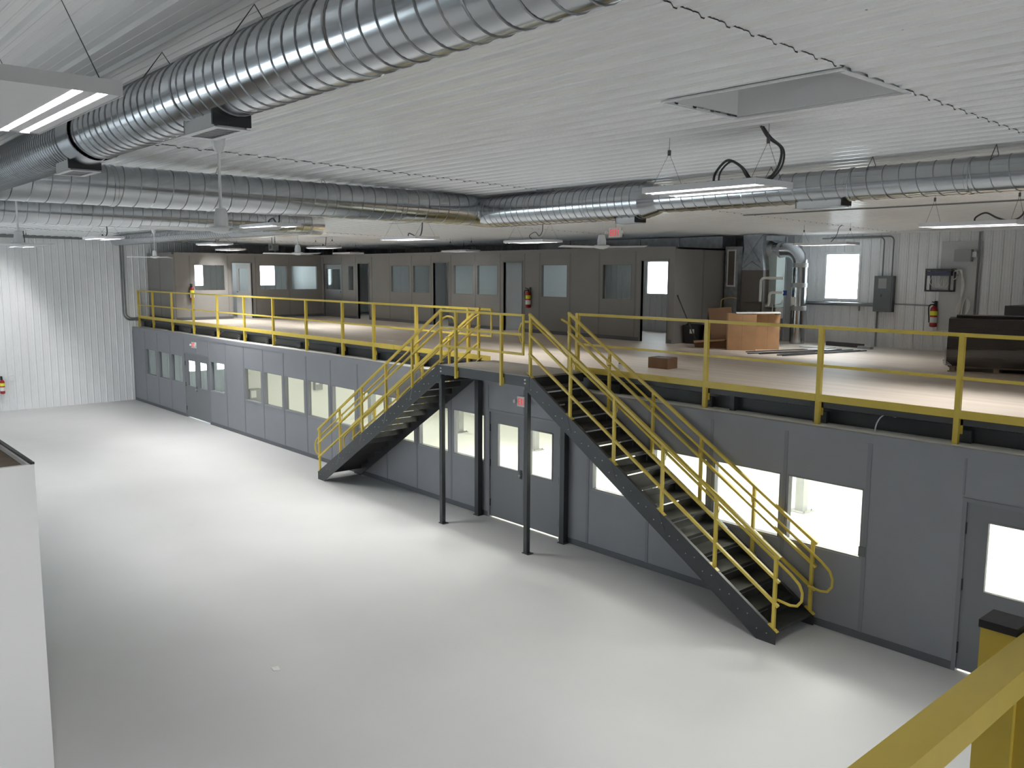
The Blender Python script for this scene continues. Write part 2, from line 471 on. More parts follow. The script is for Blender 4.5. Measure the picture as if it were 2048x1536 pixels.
for x0, x1, w in panels:
    mb = MB()
    if w is None: mb.box(x0, x1, 0, TW, 0, HW)
    else:
        mb.box(x0, x1, 0, TW, 0, W0); mb.box(x0, x1, 0, TW, W1, HW); mb.box(x0, w[0], 0, TW, W0, W1); mb.box(w[1], x1, 0, TW, W0, W1)
    mb.build('wall_panel', 'panel', wp)
    MB().box(x0-.028, x0+.028, -.007, 0, .10, HW-.11).build('batten', 'batten', wp)
    if w:
        nwin += 1; wn[0] += 1
        far = nwin <= 3
        if nwin <= 3: lab = '%s window from the white end wall in the grey lower wall' % ordinal(nwin-1)
        elif nwin == 4: lab = 'single window just right of the far double door in the lower wall'
        elif nwin <= 13: lab = '%s window from the far end of the ten pane row before the stairs' % ordinal(nwin-5)
        else: lab = '%s window from the middle double door, in the row behind the near stair flight' % ordinal(nwin-14)
        o = empty('window_%d' % wn[0], lab, kind='structure')
        fr = MB(); t = .018
        a, b = w
        fr.box(a, b, -.004, TW, W0, W0+t); fr.box(a, b, -.004, TW, W1-t, W1); fr.box(a, a+t, -.004, TW, W0+t, W1-t); fr.box(b-t, b, -.004, TW, W0+t, W1-t)
        fr.build('window_frame', 'batten', o)
        MB().box(a, b, -.012, .03, W0-.012, W0+.004).build('sill', 'light_box', o)
        MB().box(a+t, b-t, .045, .051, W0+t, W1-t).build('pane', 'glass', o)
for x0, x1 in ((-28.45, -26.4), (-12.75, -10.7), (-3.9, -1.85)):
    MB().box(x0, x1, 0, TW, 2.17, HW).build('wall_panel', 'panel', wp)
    for xx in (x0, (x0+x1)/2): MB().box(xx-.012, xx+.012, -.005, 0, 2.2, HW-.11).build('batten', 'batten', wp)
MB().box(-33.45, XR, -.008, TW, HW, HW+.006).box(-33.45, XR, -.008, 0, HW-.10, HW).build('cap_rail', 'panel', wp)
bb = MB()
for x0, x1 in ((-33.45, -28.45), (-26.4, -12.75), (-10.7, -3.9), (-1.85, XR)): bb.box(x0, x1, -.012, 0, 0, .10)
tag(bb.build('baseboard_front', 'base'), 'dark baseboard along the foot of the grey lower wall', kind='structure')

# double doors in the lower wall
def double_door(n, x0, x1, gl, label):
    d = empty('door_%d' % n, label, kind='structure')
    zt = 2.12; t = .05; z0 = .032
    fr = MB(); fr.box(x0, x0+t, -.012, TW, 0, zt+t); fr.box(x1-t, x1, -.012, TW, 0, zt+t); fr.box(x0+t, x1-t, -.012, TW, zt, zt+t)
    fr.build('door_frame', 'batten', d)
    a, b = x0+t+.004, x1-t-.004; mid = (a+b)/2
    for k, (p, q) in enumerate(((a, mid-.003), (mid+.003, b))):
        g0, g1 = gl[k]
        mb = MB(); y0, y1 = .012, .056
        mb.box(p, q, y0, y1, z0, 1.07); mb.box(p, q, y0, y1, 1.91, zt-.004); mb.box(p, g0, y0, y1, 1.07, 1.91); mb.box(g1, q, y0, y1, 1.07, 1.91)
        lf = mb.build('door_leaf', 'door', d)
        e = MB(); s = .022
        e.box(g0-s, g1+s, y0-.008, y0, 1.07-s, 1.07); e.box(g0-s, g1+s, y0-.008, y0, 1.91, 1.91+s); e.box(g0-s, g0, y0-.008, y0, 1.07, 1.91); e.box(g1, g1+s, y0-.008, y0, 1.07, 1.91)
        e.build('glazing_bead', 'door', lf)
        MB().box(g0, g1, .03, .036, 1.07, 1.91).build('pane', 'glass', lf)
        hx = p-.004 if k == 0 else q+.004
        for hz in (.30, 1.10, 1.80): MB().box(hx-.012, hx+.012, -.006, .012, hz-.07, hz+.07).build('hinge', 'black', lf)
    kn = MB().lathe([(.012, -.02), (.03, 0), (.034, .03), (.022, .05)], 12)
    ob = kn.build('door_knob', 'galv_dull', d, True, (mid-.07, .012, 1.0)); ob.rotation_euler = (R(90), 0, 0)
    MB().box(mid-.10, mid-.04, .006, .012, .93, 1.10).build('lock_plate', 'black', d)
double_door(1, -28.45, -26.4, ((-28.18, -27.56), (-27.22, -26.62)), 'grey double door with bright windows at the far end of the lower wall')
double_door(2, -12.75, -10.7, ((-12.46, -11.88), (-11.53, -10.96)), 'grey double door with two glass panes under the stair landing')
double_door(3, -3.9, -1.85, ((-3.60, -2.98), (-2.70, -2.10)), 'grey double door with glass panes at the right end of the lower wall')

# rooms under the mezzanine
ri = empty('wall_lower_inner', 'white inner walls of the lit rooms below the mezzanine', kind='structure')
box('inner_wall', -24.40, -24.30, .1, YB, 0, 2.74, 'inner', ri)
box('inner_wall', -24.30, XR, 7.4, 7.5, 0, 2.74, 'inner', ri)
cl = box('ceiling_lower_room', XL, XR, .1, YB, 2.735, 2.755, 'inner'); tag(cl, 'white ceiling of the rooms below the mezzanine', kind='structure')
def inner_column(x, y, lab):
    c = empty('steel_column', lab, 'column', (x, y, 0), 'columns inside the lit lower room')
    MB().box(-.09, .09, -.09, .09, .02, 2.735).build('shaft', 'light_box', c)
    b = MB().box(-.19, .19, -.19, .19, 0, .02); b.build('base_plate', 'light_box', c)
    for i in (-1, 1):
        for j in (-1, 1): MB().lathe([(.016, 0), (.016, .03)], 6, (i*.15, j*.15, .02)).build('anchor_bolt', 'conduit', c)
inner_column(-8.86, 5.11, 'grey steel column with base plate seen through the window nearest the right end door')
inner_column(-20.32, 5.22, 'grey steel column with base plate seen through the window left of the middle double door')
inner_column(-16.9, 5.15, 'grey steel column inside seen through the middle double door')
inner_column(-22.2, 3.3, 'dark grey steel column seen through the lower windows behind the far stair flight')
# electrical boxes on the inner white wall
def wall_box(name, lab, cat, x, y, z, w, hgt, d, axis, mt='light_box', lever=True, white=True, group=None):
    o = empty(name, lab, cat, (x, y, z), group)
    if axis == 'x': MB().box(0, d, -w/2, w/2, 0, hgt).build('cabinet', mt, o)
    else: MB().box(-w/2, w/2, -d, 0, 0, hgt).build('cabinet', mt, o)
    if white:
        if axis == 'x': MB().box(d, d+.004, -w*.4, w*.05, hgt*.5, hgt*.92).build('notice', 'paper', o)
        else: MB().box(-w*.4, w*.1, -d-.004, -d, hgt*.5, hgt*.9).build('notice', 'paper', o)
    if lever:
        if axis == 'x': MB().box(.02, .06, w/2, w/2+.05, hgt*.35, hgt*.8).build('lever', 'black', o)
        else: MB().box(w/2, w/2+.04, -.06, -.02, hgt*.35, hgt*.8).build('lever', 'black', o)
    return o
wall_box('switch_box', 'grey switch box with side lever on the white wall inside the farthest row window', 'switch box', -24.30, .46, .83, .36, .50, .18, 'x')
wall_box('switch_box', 'small grey switch box high on the white wall seen through the fourth row window', 'switch box', -24.30, 2.60, 1.12, .26, .36, .14, 'x')

# small plate on the partition
o = box('switch_plate', -5.145, -5.055, -.016, -.001, 1.13, 1.26, 'grey_box'); tag(o, 'dark square push plate on the lower wall right of the largest window', 'plate')

# ---------------------------------------------------------------- mezzanine edge framing
eb = empty('beam_mezzanine_edge', 'dark steel edge framing of the mezzanine between lower wall and railing', kind='structure')
MB().box(XL, XR, .28, .36, 2.985, ZD).build('edge_channel', 'steel2', eb)
MB().box(XL, XR, .46, .48, 2.62, 2.95).build('beam_web', 'steel', eb)
MB().box(XL, XR, .36, .50, 2.60, 2.625).build('beam_flange', 'steel', eb)
x = XL+.9
while x < XR:
    MB().box(x-.10, x+.10, .38, .46, 2.65, 2.91).build('joist_end', 'steel2', eb)
    if int((x-XL)/1.9) % 3 == 1: MB().box(x+.45, x+.53, .34, .46, 2.62, 2.985).build('stiffener', 'steel2', eb)
    for dz in (.06, .13, .20): MB().lathe([(.014, 0), (.014, .014)], 6, (0, 0, 0)).build('bolt', 'steel2', eb, loc=(x+.05, .372, 2.66+dz)).rotation_euler = (R(90), 0, 0)
    x += 1.9

# ---------------------------------------------------------------- guard rails
RT = 4.115
def guardrail(name, lab, xs, x_end0, x_end1, y=.25, splice=None, endframe=None):
    g = empty(name, lab, 'railing', (0, 0, 0), 'yellow mezzanine railings')
    for xx in xs:
        MB().box(xx-.032, xx+.032, y-.03, y+.03, 2.70, RT).build('post', 'yellow', g)
        MB().box(xx+.0, xx+.062, y+.03, y+.037, 2.88, ZD+.02).build('post_bracket', 'yellow', g)
    pts = [x_end0]+[q for q in xs if x_end0 < q-.05 and q+.05 < x_end1]+[x_end1]
    for i in range(len(pts)-1):
        a = pts[i]+(.032 if i else 0); b = pts[i+1]-(.032 if i < len(pts)-2 else 0)
        MB().box(a, b, y-.022, y+.022, RT-.045, RT).build('top_rail', 'yellow', g)
        MB().box(a, b, y-.018, y+.018, 3.55, 3.588).build('mid_rail', 'yellow', g)
        MB().box(a, b, y-.034, y-.026, 3.075, 3.178).build('toe_plate', 'yellow', g)
    if splice: MB().box(splice[0], splice[1], y-.042, y-.034, 3.07, 3.184).build('splice_plate', 'yellow', g)
    return g
gl_ = guardrail('guardrail', 'long yellow guardrail along the mezzanine edge left of the stair landing',
                [-33.40, -31.9, -30.05, -28.14, -26.21, -24.27, -22.4, -20.5, -18.65, -17.23, -15.51, -13.68], -33.45, -12.95, splice=(-16.95, -16.35))
MB().box(-12.97, -12.94, .235, .265, 3.55, RT).build('end_upright', 'yellow', gl_)
gr_ = guardrail('guardrail', 'yellow guardrail along the mezzanine edge right of the stair landing', [-10.59, -7.84, -5.96, -4.13, -2.2, -.3, 1.6, 3.5, 5.4, 7.3, 9.2], -10.62, XR)
# ---------------------------------------------------------------- stairs and landing
NR = 17; RISE = 3.09/NR; RUN = 4.76/(NR-.9); SL = 2.93/4.76
YN, YFAR = -1.0, -.08
def stair(sgn, xt, lab, latter):
    """sgn +1 descends to +x; xt is x of the landing edge"""
    s = empty('staircase', lab, 'staircase', (xt, 0, 0), 'steel stair flights')
    X = lambda d: sgn*d
    ln = 4.80
    for yy, side in ((YN, -1), (YFAR, 1)):
        ztop = lambda d: 3.125 - SL*d
        poly = [(X(0), ztop(0)), (X(ln), ztop(ln)), (X(ln), 0), (X(ln-.28), 0), (X(0), ztop(0)-.30)]
        y0, y1 = (yy-.03, yy-.018) if side < 0 else (yy+.018, yy+.03)
        st = MB().prism(poly, y0, y1, 'y')
        st.build('stringer', 'steel', s)
        fl = MB()
        fy0, fy1 = (yy-.03, yy+.02) if side < 0 else (yy-.02, yy+.03)
        fl.add([(X(0), fy0, ztop(0)), (X(ln), fy0, ztop(ln)), (X(ln), fy1, ztop(ln)), (X(0), fy1, ztop(0)),
                (X(0), fy0, ztop(0)+.008), (X(ln), fy0, ztop(ln)+.008), (X(ln), fy1, ztop(ln)+.008), (X(0), fy1, ztop(0)+.008)],
               [(0,3,2,1),(4,5,6,7),(0,1,5,4),(1,2,6,5),(2,3,7,6),(3,0,4,7)])
        fl.build('stringer_flange', 'steel2', s)
    bolts = MB(); js = 0
    for i in range(1, NR):
        d = (i-1)*RUN+.02; z = 3.09-i*RISE
        p = MB().box(min(X(d), X(d+RUN+.03)), max(X(d), X(d+RUN+.03)), YN-.012, YFAR+.012, z-.005, z)
        e = d+RUN+.03
        p.box(min(X(e-.005), X(e)), max(X(e-.005), X(e)), YN-.012, YFAR+.012, z-.045, z-.005)
        tr_ = p.build('tread', 'tread', s)
        MB().box(min(X(d), X(d+.005)), max(X(d), X(d+.005)), YN-.012, YFAR+.012, z, z+RISE-.075).build('riser', 'tread', tr_)
        for dd in (.07, .22):
            bolts.lathe([(.009, 0), (.009, .01)], 6, (0, 0, 0))
            n = 12
            for k in range(len(bolts.v)-n, len(bolts.v)):
                q = bolts.v[k]; bolts.v[k] = (X(d+dd)+q[0], YN-.03-q[2], z-.035+q[1]-(.02 if dd > .1 else 0))
    bo = bolts.build('bolts', 'galv_dull', s); bo['kind'] = 'stuff'
    for d in (.93, 1.88, 2.84, 3.80):
        zz = 3.125-SL*d
        MB().add([(X(d), YN-.033, zz-.01), (X(d+.012), YN-.033, zz-.012), (X(d+.115), YN-.033, zz-.27), (X(d+.103), YN-.033, zz-.27),
                  (X(d), YN-.03, zz-.01), (X(d+.012), YN-.03, zz-.012), (X(d+.115), YN-.03, zz-.27), (X(d+.103), YN-.03, zz-.27)],
                 [(0,1,2,3),(7,6,5,4),(0,4,5,1),(1,5,6,2),(2,6,7,3),(3,7,4,0)]).build('splice_weld', 'conduit' if sgn < 0 else 'steel2', s)
    # rails on both sides
    for yy, inner, nm in ((YN, 1, 'near'), (YFAR, -1, 'far')):
        r = empty('stair_railing', 'yellow railing on the %s side of the %s' % ('open hall' if nm == 'near' else 'wall', latter), 'railing', (xt, 0, 0), 'yellow stair railings')
        L = 4.75
        for k in range(6):
            d = .03+k*.944
            zz = 3.13-SL*d
            MB().box(X(d)-.021, X(d)+.021, yy-.021, yy+.021, zz, zz+.99).build('post', 'yellow', r)
            MB().bar((X(d-.07), yy, zz+SL*.07+.004), (X(d+.07), yy, zz-SL*.07+.004), .06, .01).build('foot_plate', 'yellow', r)
        for off, hgt in ((1.0, .042), (.675, .036), (.345, .036)):
            MB().bar((X(.0), yy, 3.13+off), (X(L+.06), yy, 3.13+off-SL*(L+.06)), .04, hgt).build('top_rail' if off > .9 else 'mid_rail', 'yellow', r)
        hy = yy+inner*.075
        b0 = Vector((X(.05), hy, 3.13+.865-SL*.05)); b1 = Vector((X(L-.02), hy, 3.13+.865-SL*(L-.02)))
        top = [Vector((X(-.02), hy, b0.z-.36)), Vector((X(-.20), hy, b0.z-.36)), Vector((X(-.28), hy, b0.z-.31)), Vector((X(-.325), hy, b0.z-.22)), Vector((X(-.325), hy, b0.z-.10)), Vector((X(-.28), hy, b0.z-.01)), Vector((X(-.20), hy, b0.z+.03)), Vector((X(-.06), hy, b0.z+.035))]
        if nm == 'far': top = [Vector((X(-.09), hy, b0.z+.05))]
        bot = [Vector((X(L+.17), hy, b1.z-.115)), Vector((X(L+.30), hy, b1.z-.22)), Vector((X(L+.345), hy, b1.z-.32)), Vector((X(L+.34), hy, b1.z-.43)), Vector((X(L+.28), hy, b1.z-.51)), Vector((X(L+.18), hy, b1.z-.53)), Vector((X(L+.0), hy, b1.z-.51))]
        MB().tube(top+[b0, b1]+bot, .019, 8).build('handrail', 'yellow', r, True)
        for k in (1, 2, 3, 4):
            d = .03+k*.944; zz = 3.13-SL*d
            MB().tube([(X(d), yy, zz+.76), (X(d), yy+inner*.06, zz+.77), (X(d), hy, zz+.86)], .007, 6).build('handrail_bracket', 'yellow', r)
        if nm == 'near' and sgn < 0: pass
stair(1, -10.50, 'dark steel stair flight descending toward the right, nearer the viewpoint', 'near stair flight')
stair(-1, -12.92, 'dark steel stair flight descending toward the left, farther from the viewpoint', 'far stair flight')
ld = empty('stair_landing', 'dark steel landing platform between the two stair flights', 'landing', (0, 0, 0))
MB().box(-12.96, -10.48, YN-.02, .30, 3.06, 3.09).build('deck_plate', 'plate', ld)
gm = MB()
k = 0
for i in range(26): gm.box(-12.93, -10.51, YN+.03+i*.05, YN+.036+i*.05, 3.09, 3.093)
g = gm.build('tread_ribs', 'plate', ld); g['kind'] = 'stuff'
MB().box(-12.98, -10.46, YN-.035, YN-.022, 2.91, 3.085).build('fascia', 'steel2', ld)
MB().box(-12.98, -12.965, YN-.03, .28, 2.91, 3.06).build('end_channel', 'steel', ld)
MB().box(-10.475, -10.46, YN-.03, .28, 2.91, 3.06).build('end_channel', 'steel', ld)
MB().box(-12.98, -10.46, YN-.036, YN-.03, 3.085, 3.097).build('edge_strip', 'light_box', ld)
for xx in (-12.95, -10.55):
    MB().box(xx-.04, xx+.04, YN-.02, YN+.06, .012, 2.91).build('leg', 'steel', ld)
    MB().box(xx-.07, xx+.09, YN-.03, YN+.10, 0, .012).build('base_plate', 'steel', ld)
    MB().box(xx-.055, xx+.055, -.14, -.03, .012, 2.91).build('leg', 'steel', ld)
    MB().box(xx-.08, xx+.08, -.16, -.018, 0, .012).build('base_plate', 'steel', ld)
for xx in (-12.90, -10.55):
    for zz in (2.97, 3.03):
        b = MB().lathe([(.018, 0), (.014, .02)], 8).build('bolt', 'alu', ld, loc=(xx, YN-.035, zz)); b.rotation_euler = (R(90), 0, 0)
lr = empty('landing_railing', 'short yellow three-rail guard on the front of the stair landing', 'railing', (0, 0, 0))
for xx in (-12.41, -11.14):
    MB().box(xx-.024, xx+.024, YN-.085, YN-.037, 2.88, 4.13).build('post', 'yellow', lr)
    MB().box(xx+.024, xx+.05, YN-.06, YN-.037, 2.90, 3.02).build('post_bracket', 'yellow', lr)
MB().box(-10.60, -10.568, YN-.075, YN-.043, 3.44, 4.13).build('end_upright', 'yellow', lr)
for zz in (4.112, 3.79, 3.46):
    for a, b in ((-12.88, -12.434), (-12.386, -11.164), (-11.116, -10.60)):
        MB().box(a, b, YN-.08, YN-.042, zz-.02, zz+.02).build('top_rail' if zz > 4 else 'mid_rail', 'yellow', lr)

# ---------------------------------------------------------------- upper offices
ZO = 5.48; O0, O1 = 4.13, 5.06
XO, YO1, YO2, XE = -31.0, .67, 6.6, -13.4
def office_wall(name, lab, axis, fixed, segs, t=.08, flip=1):
    """segs: (a0, a1, kind, extra) kind: plain / win / open"""
    w = empty(name, lab, kind='structure')
    def bx(mb, a0, a1, d0, d1, z0, z1):
        if axis == 'x': mb.box(a0, a1, fixed+d0, fixed+d1, z0, z1)
        else: mb.box(fixed-d1, fixed-d0, a0, a1, z0, z1)
    for a0, a1, kind, ex in segs:
        mb = MB()
        if kind == 'plain': bx(mb, a0, a1, 0, t, ZD, ZO)
        elif kind == 'win':
            bx(mb, a0, a1, 0, t, ZD, O0); bx(mb, a0, a1, 0, t, O1, ZO); bx(mb, a0, ex[0], 0, t, O0, O1); bx(mb, ex[1], a1, 0, t, O0, O1)
        else:
            bx(mb, a0, a1, 0, t, ZD+2.07, ZO); bx(mb, a0, ex[0], 0, t, ZD, ZD+2.07); bx(mb, ex[1], a1, 0, t, ZD, ZD+2.07)
        mb.build('wall_panel', 'taupe', w)
        b = MB(); bx(b, a0-.025, a0+.025, -.006, 0, ZD+.1, ZO-.09); b.build('batten', 'taupe_batten', w)
        if kind == 'win':
            wn[0] += 1
            o = empty('window_%d' % wn[0], ex[2], kind='structure')
            f = MB(); q = .016
            for z0, z1, p0, p1 in ((O0, O0+q, ex[0], ex[1]), (O1-q, O1, ex[0], ex[1])): bx(f, p0, p1, -.004, t, z0, z1)
            bx(f, ex[0], ex[0]+q, -.004, t, O0+q, O1-q); bx(f, ex[1]-q, ex[1], -.004, t, O0+q, O1-q)
            f.build('window_frame', 'taupe_batten', o)
            p = MB(); bx(p, ex[0]+q, ex[1]-q, .04, .046, O0+q, O1-q); p.build('pane', 'glass', o)
        if kind == 'open':
            f = MB(); q = .045
            bx(f, ex[0]-q, ex[0], -.012, t, ZD, ZD+2.07+q); bx(f, ex[1], ex[1]+q, -.012, t, ZD, ZD+2.07+q); bx(f, ex[0], ex[1], -.012, t, ZD+2.07, ZD+2.07+q)
            f.build('door_frame', 'taupe_batten', w)
    a0, a1 = segs[0][0], segs[-1][1]
    c = MB(); bx(c, a0, a1, -.01, 0, ZO-.09, ZO); bx(c, a0, a1, -.01, t+.01, ZO, ZO+.012); c.build('cap_rail', 'taupe', w)
    c = MB()
    last = a0
    for s0, s1, kind, ex in segs:
        if kind == 'open': bx(c, last, ex[0]-.045, -.01, 0, ZD, ZD+.1); last = ex[1]+.045
    if a1 > last: bx(c, last, a1, -.01, 0, ZD, ZD+.1)
    c.build('base_strip', 'base', w)
    return w
office_wall('wall_office_side', 'taupe office wall facing right, with bright windows and the upper fire extinguisher', 'y', XO,
            [(YO1+.08, 1.30, 'plain', None), (1.30, 2.72, 'win', (1.46, 2.60, 'window in the office side wall beside the upper fire extinguisher')),
             (2.72, 3.80, 'open', (2.88, 3.66)), (3.80, 5.18, 'win', (3.97, 5.11, 'window right of the bright doorway in the office side wall')),
             (5.18, YO2, 'win', (5.26, 6.40, 'window nearest the inside corner in the office side wall'))])
office_wall('wall_office_end', 'short grey office wall panel next to the white end wall above the railing', 'x', YO1, [(XL, -32.25, 'plain', None), (-32.25, XO, 'plain', None)])
office_wall('wall_office_front', 'long taupe office wall at the back of the mezzanine with doors and windows', 'x', YO2,
            [(XO, -30.85, 'plain', None), (-30.85, -29.42, 'open', (-30.80, -29.47)), (-29.42, -28.42, 'win', (-28.95, -28.58, 'narrow window between the two doors near the inside corner of the offices')), (-28.42, -27.3, 'open', (-28.26, -27.50)),
             (-27.3, -26.12, 'plain', None), (-26.12, -24.76, 'win', (-26.03, -24.88, 'dim window first right of the tall bright doorway in the office front')),
             (-24.76, -23.62, 'win', (-24.67, -23.70, 'dim window second right of the tall bright doorway in the office front')),
             (-23.62, -22.52, 'open', (-23.48, -22.66)), (-22.52, -21.26, 'win', (-22.38, -21.36, 'window with a bright strip left of the pale blue doorway')),
             (-21.26, -20.05, 'win', (-21.17, -20.17, 'window just left of the pale blue doorway in the office front')),
             (-20.05, -18.95, 'open', (-19.88, -19.06)), (-18.95, -18.3, 'plain', None), (-18.3, -17.05, 'win', (-18.22, -17.16, 'pale green window right of the office wall fire extinguisher')),
             (-17.05, -15.95, 'plain', None), (-15.95, -14.68, 'win', (-15.82, -14.80, 'window showing white ribbed wall left of the end office doorway')),
             (-14.68, XE, 'open', (-14.47, -13.62))])
we = empty('wall_office_return', 'taupe end wall of the offices facing the furnace area', kind='structure')
for a, b in ((YO2+.08, 7.78), (7.78, 8.98), (8.98, YB-.03)):
    box('wall_panel', XE-.08, XE, a, b, ZD, ZO, 'taupe', we); box('batten', XE, XE+.006, b-.025, b+.02, ZD+.1, ZO-.05, 'taupe_batten', we)
box('corner_trim', XE-.05, XE+.012, YO2-.012, YO2+.06, ZD, ZO+.012, 'taupe', we)
# office rooms: partitions, roof
oi = empty('wall_office_inner', 'inner partition walls of the upper offices', kind='structure')
for xx in (-27.25, -22.58, -18.75): box('inner_wall', xx-.05, xx+.05, YO2+.08, YB-.03, ZD, ZO-.05, 'office_in', oi)
box('inner_wall', XL+.03, XO-.08, 6.55, 6.63, ZD, ZO-.05, 'office_in', oi)
box('inner_wall', XL+.03, XO-.08, 3.72, 3.78, ZD, ZO-.05, 'office_in', oi)
ro = MB().box(XL, XO, YO1, YO2, ZO-.05, ZO-.005).box(XL, XE, YO2, YB-.03, ZO-.05, ZO-.005).build('ceiling_offices', 'roof_board'); tag(ro, 'dark board ceiling over the upper offices', kind='structure')
# office doors
def hinged_door(n, lab, hinge, length, ang, glassr=None, mt='door'):
    d = empty('door_%d' % n, lab, loc=(hinge[0], hinge[1], ZD+.01), kind='structure', rz=ang)
    mb = MB(); t = .044; H = 2.04
    if glassr:
        g0, g1, z0, z1 = glassr
        mb.box(0, length, 0, t, 0, z0); mb.box(0, length, 0, t, z1, H); mb.box(0, g0, 0, t, z0, z1); mb.box(g1, length, 0, t, z0, z1)
    else: mb.box(0, length, 0, t, 0, H)
    lf = mb.build('door_leaf', mt, d)
    if glassr: MB().box(g0, g1, .018, .024, z0, z1).build('pane', 'glass', lf)
    MB().tube([(length-.07, -.05, .98), (length-.07, t+.05, .98)], .022, 8).build('door_knob', 'galv_dull', lf, True)
    return d
hinged_door(4, 'open white office door with glass pane in the bright side wall doorway', (XO-.09, 3.66), .76, R(198), (.12, .62, 1.02, 1.86), 'white')
hinged_door(5, 'closed dark office door with large glass pane at the inside corner', (-30.79, YO2+.02), 1.30, 0, (.16, 1.20, 1.07, 1.86))
hinged_door(6, 'open pale office door inside the doorway left of the wall fire extinguisher', (-19.86, YO2+.10), .80, R(78), None, 'office_in')

# ---------------------------------------------------------------- spiral ducts
def ring_duct(name, lab, axis, c, r, a0, a1, seam=.125, extra=None, cat='duct'):
    """straight spiral duct along axis ('x' or 'y'), c = the other two coordinates (y,z) or (x,z)"""
    d = empty(name, lab, cat, (0, 0, 0), 'galvanised spiral ducts')
    P = (lambda t, u, v: (t, c[0]+u, c[1]+v)) if axis == 'x' else (lambda t, u, v: (c[0]+u, t, c[1]+v))
    n = 40; nseg = max(2, int(abs(a1-a0)/1.2))
    mb = MB()
    for i in range(nseg+1):
        t = a0+(a1-a0)*i/nseg
        for k in range(n):
            an = 2*math.pi*k/n; mb.v.append(P(t, r*math.cos(an), r*math.sin(an)))
    for i in range(nseg):
        for k in range(n): mb.f.append((i*n+k, i*n+(k+1) % n, (i+1)*n+(k+1) % n, (i+1)*n+k))
    mb.build('duct_shell', 'galv', d, True)
    hb = MB(); turns = abs(a1-a0)/seam; ns = int(turns*28); pts = []
    sg = 1 if a1 > a0 else -1
    for i in range(ns+1):
        an = 2*math.pi*i/28; pts.append(P(a0+sg*seam*i/28, (r+.001)*math.cos(an), (r+.001)*math.sin(an)))
    hb.tube(pts, .0052, 4); hb.build('spiral_seam', 'galv_edge', d)
    return d
def band(parent, axis, c, r, t0, t1, name='coupling', mt='galv'):
    P = (lambda t, u, v: (t, c[0]+u, c[1]+v)) if axis == 'x' else (lambda t, u, v: (c[0]+u, t, c[1]+v))
    mb = MB(); n = 40
    rr = [r+.001, r+.008, r+.008, r+.001]; tt = [t0, t0+.006, t1-.006, t1]
    for i in range(4):
        for k in range(n): mb.v.append(P(tt[i], rr[i]*math.cos(2*math.pi*k/n), rr[i]*math.sin(2*math.pi*k/n)))
    for i in range(3):
        for k in range(n): mb.f.append((i*n+k, i*n+(k+1) % n, (i+1)*n+(k+1) % n, (i+1)*n+k))
    return mb.build(name, mt, parent, True)
def cone(parent, axis, c, ra, rb, t0, t1, name='reducer'):
    P = (lambda t, u, v: (t, c[0]+u, c[1]+v)) if axis == 'x' else (lambda t, u, v: (c[0]+u, t, c[1]+v))
    mb = MB(); n = 40
    for t, rr in ((t0, ra), (t1, rb)):
        for k in range(n): mb.v.append(P(t, rr*math.cos(2*math.pi*k/n), rr*math.sin(2*math.pi*k/n)))
    for k in range(n): mb.f.append((k, (k+1) % n, n+(k+1) % n, n+k))
    return mb.build(name, 'galv', parent, True)
def disc(parent, axis, c, r, t, name='end_cap'):
    P = (lambda u, v: (t, c[0]+u, c[1]+v)) if axis == 'x' else (lambda u, v: (c[0]+u, t, c[1]+v))
    return MB().add([P(r*math.cos(2*math.pi*k/40), r*math.sin(2*math.pi*k/40)) for k in range(40)], [tuple(range(40))]).build(name, 'galv', parent)
def register(lab, axis, c, r, t, ln=.45, w=.20, grp='duct registers'):
    """supply grille saddle under a duct"""
    g = empty('air_register', lab, 'vent', (0, 0, 0), grp)
    z1 = c[1]-r+.045; z0 = c[1]-r-.055
    B = (lambda mb, a0, a1, b0, b1, q0, q1: mb.box(t+a0, t+a1, c[0]+b0, c[0]+b1, q0, q1)) if axis == 'x' else (lambda mb, a0, a1, b0, b1, q0, q1: mb.box(c[0]+b0, c[0]+b1, t+a0, t+a1, q0, q1))
    mb = MB(); B(mb, -ln/2, ln/2, -w/2, -w/2+.012, z0, z1); B(mb, -ln/2, ln/2, w/2-.012, w/2, z0, z1); B(mb, -ln/2, -ln/2+.012, -w/2, w/2, z0, z1); B(mb, ln/2-.012, ln/2, -w/2, w/2, z0, z1)
    mb.build('collar', 'alu', g)
    mb = MB(); B(mb, -ln/2-.015, ln/2+.015, -w/2-.015, -w/2+.025, z0-.006, z0); B(mb, -ln/2-.015, ln/2+.015, w/2-.025, w/2+.015, z0-.006, z0); B(mb, -ln/2-.015, -ln/2+.025, -w/2+.025, w/2-.025, z0-.006, z0); B(mb, ln/2-.025, ln/2+.015, -w/2+.025, w/2-.025, z0-.006, z0)
    mb.build('face_frame', 'fixture', g)
    for k in range(9):
        q = -ln/2+.05+k*(ln-.1)/8
        mb = MB(); B(mb, q-.012, q+.012, -w/2+.02, w/2-.02, z0+.002, z0+.006); mb.build('louver', 'conduit', g)
    mb = MB(); B(mb, ln/2, ln/2+.016, -w/2-.02, w/2+.02, z0+.01, z1); mb.build('gasket', 'black', g)
    return g
# D1: near duct along x
c1 = (-8.66, 5.83); r1 = .195
d1 = ring_duct('spiral_duct', 'large near spiral duct crossing the upper left of the picture', 'x', c1, r1, 3.3, -7.0)
for t in (-1.6, -3.3, -5.0): band(d1, 'x', c1, r1, t-.03, t+.03)
band(d1, 'x', c1, r1+.012, -7.28, -6.98, 'sleeve')
d1b = ring_duct('spiral_duct', 'tightly seamed spiral duct run at the left edge behind the near light', 'x', c1, r1, -7.2, -10.9, .07)
register('white slatted air register under the near spiral duct', 'x', c1, r1, -4.85, .44, .18)
register('white air register under the near duct beside its wide sleeve', 'x', c1, r1, -7.55, .42, .20)
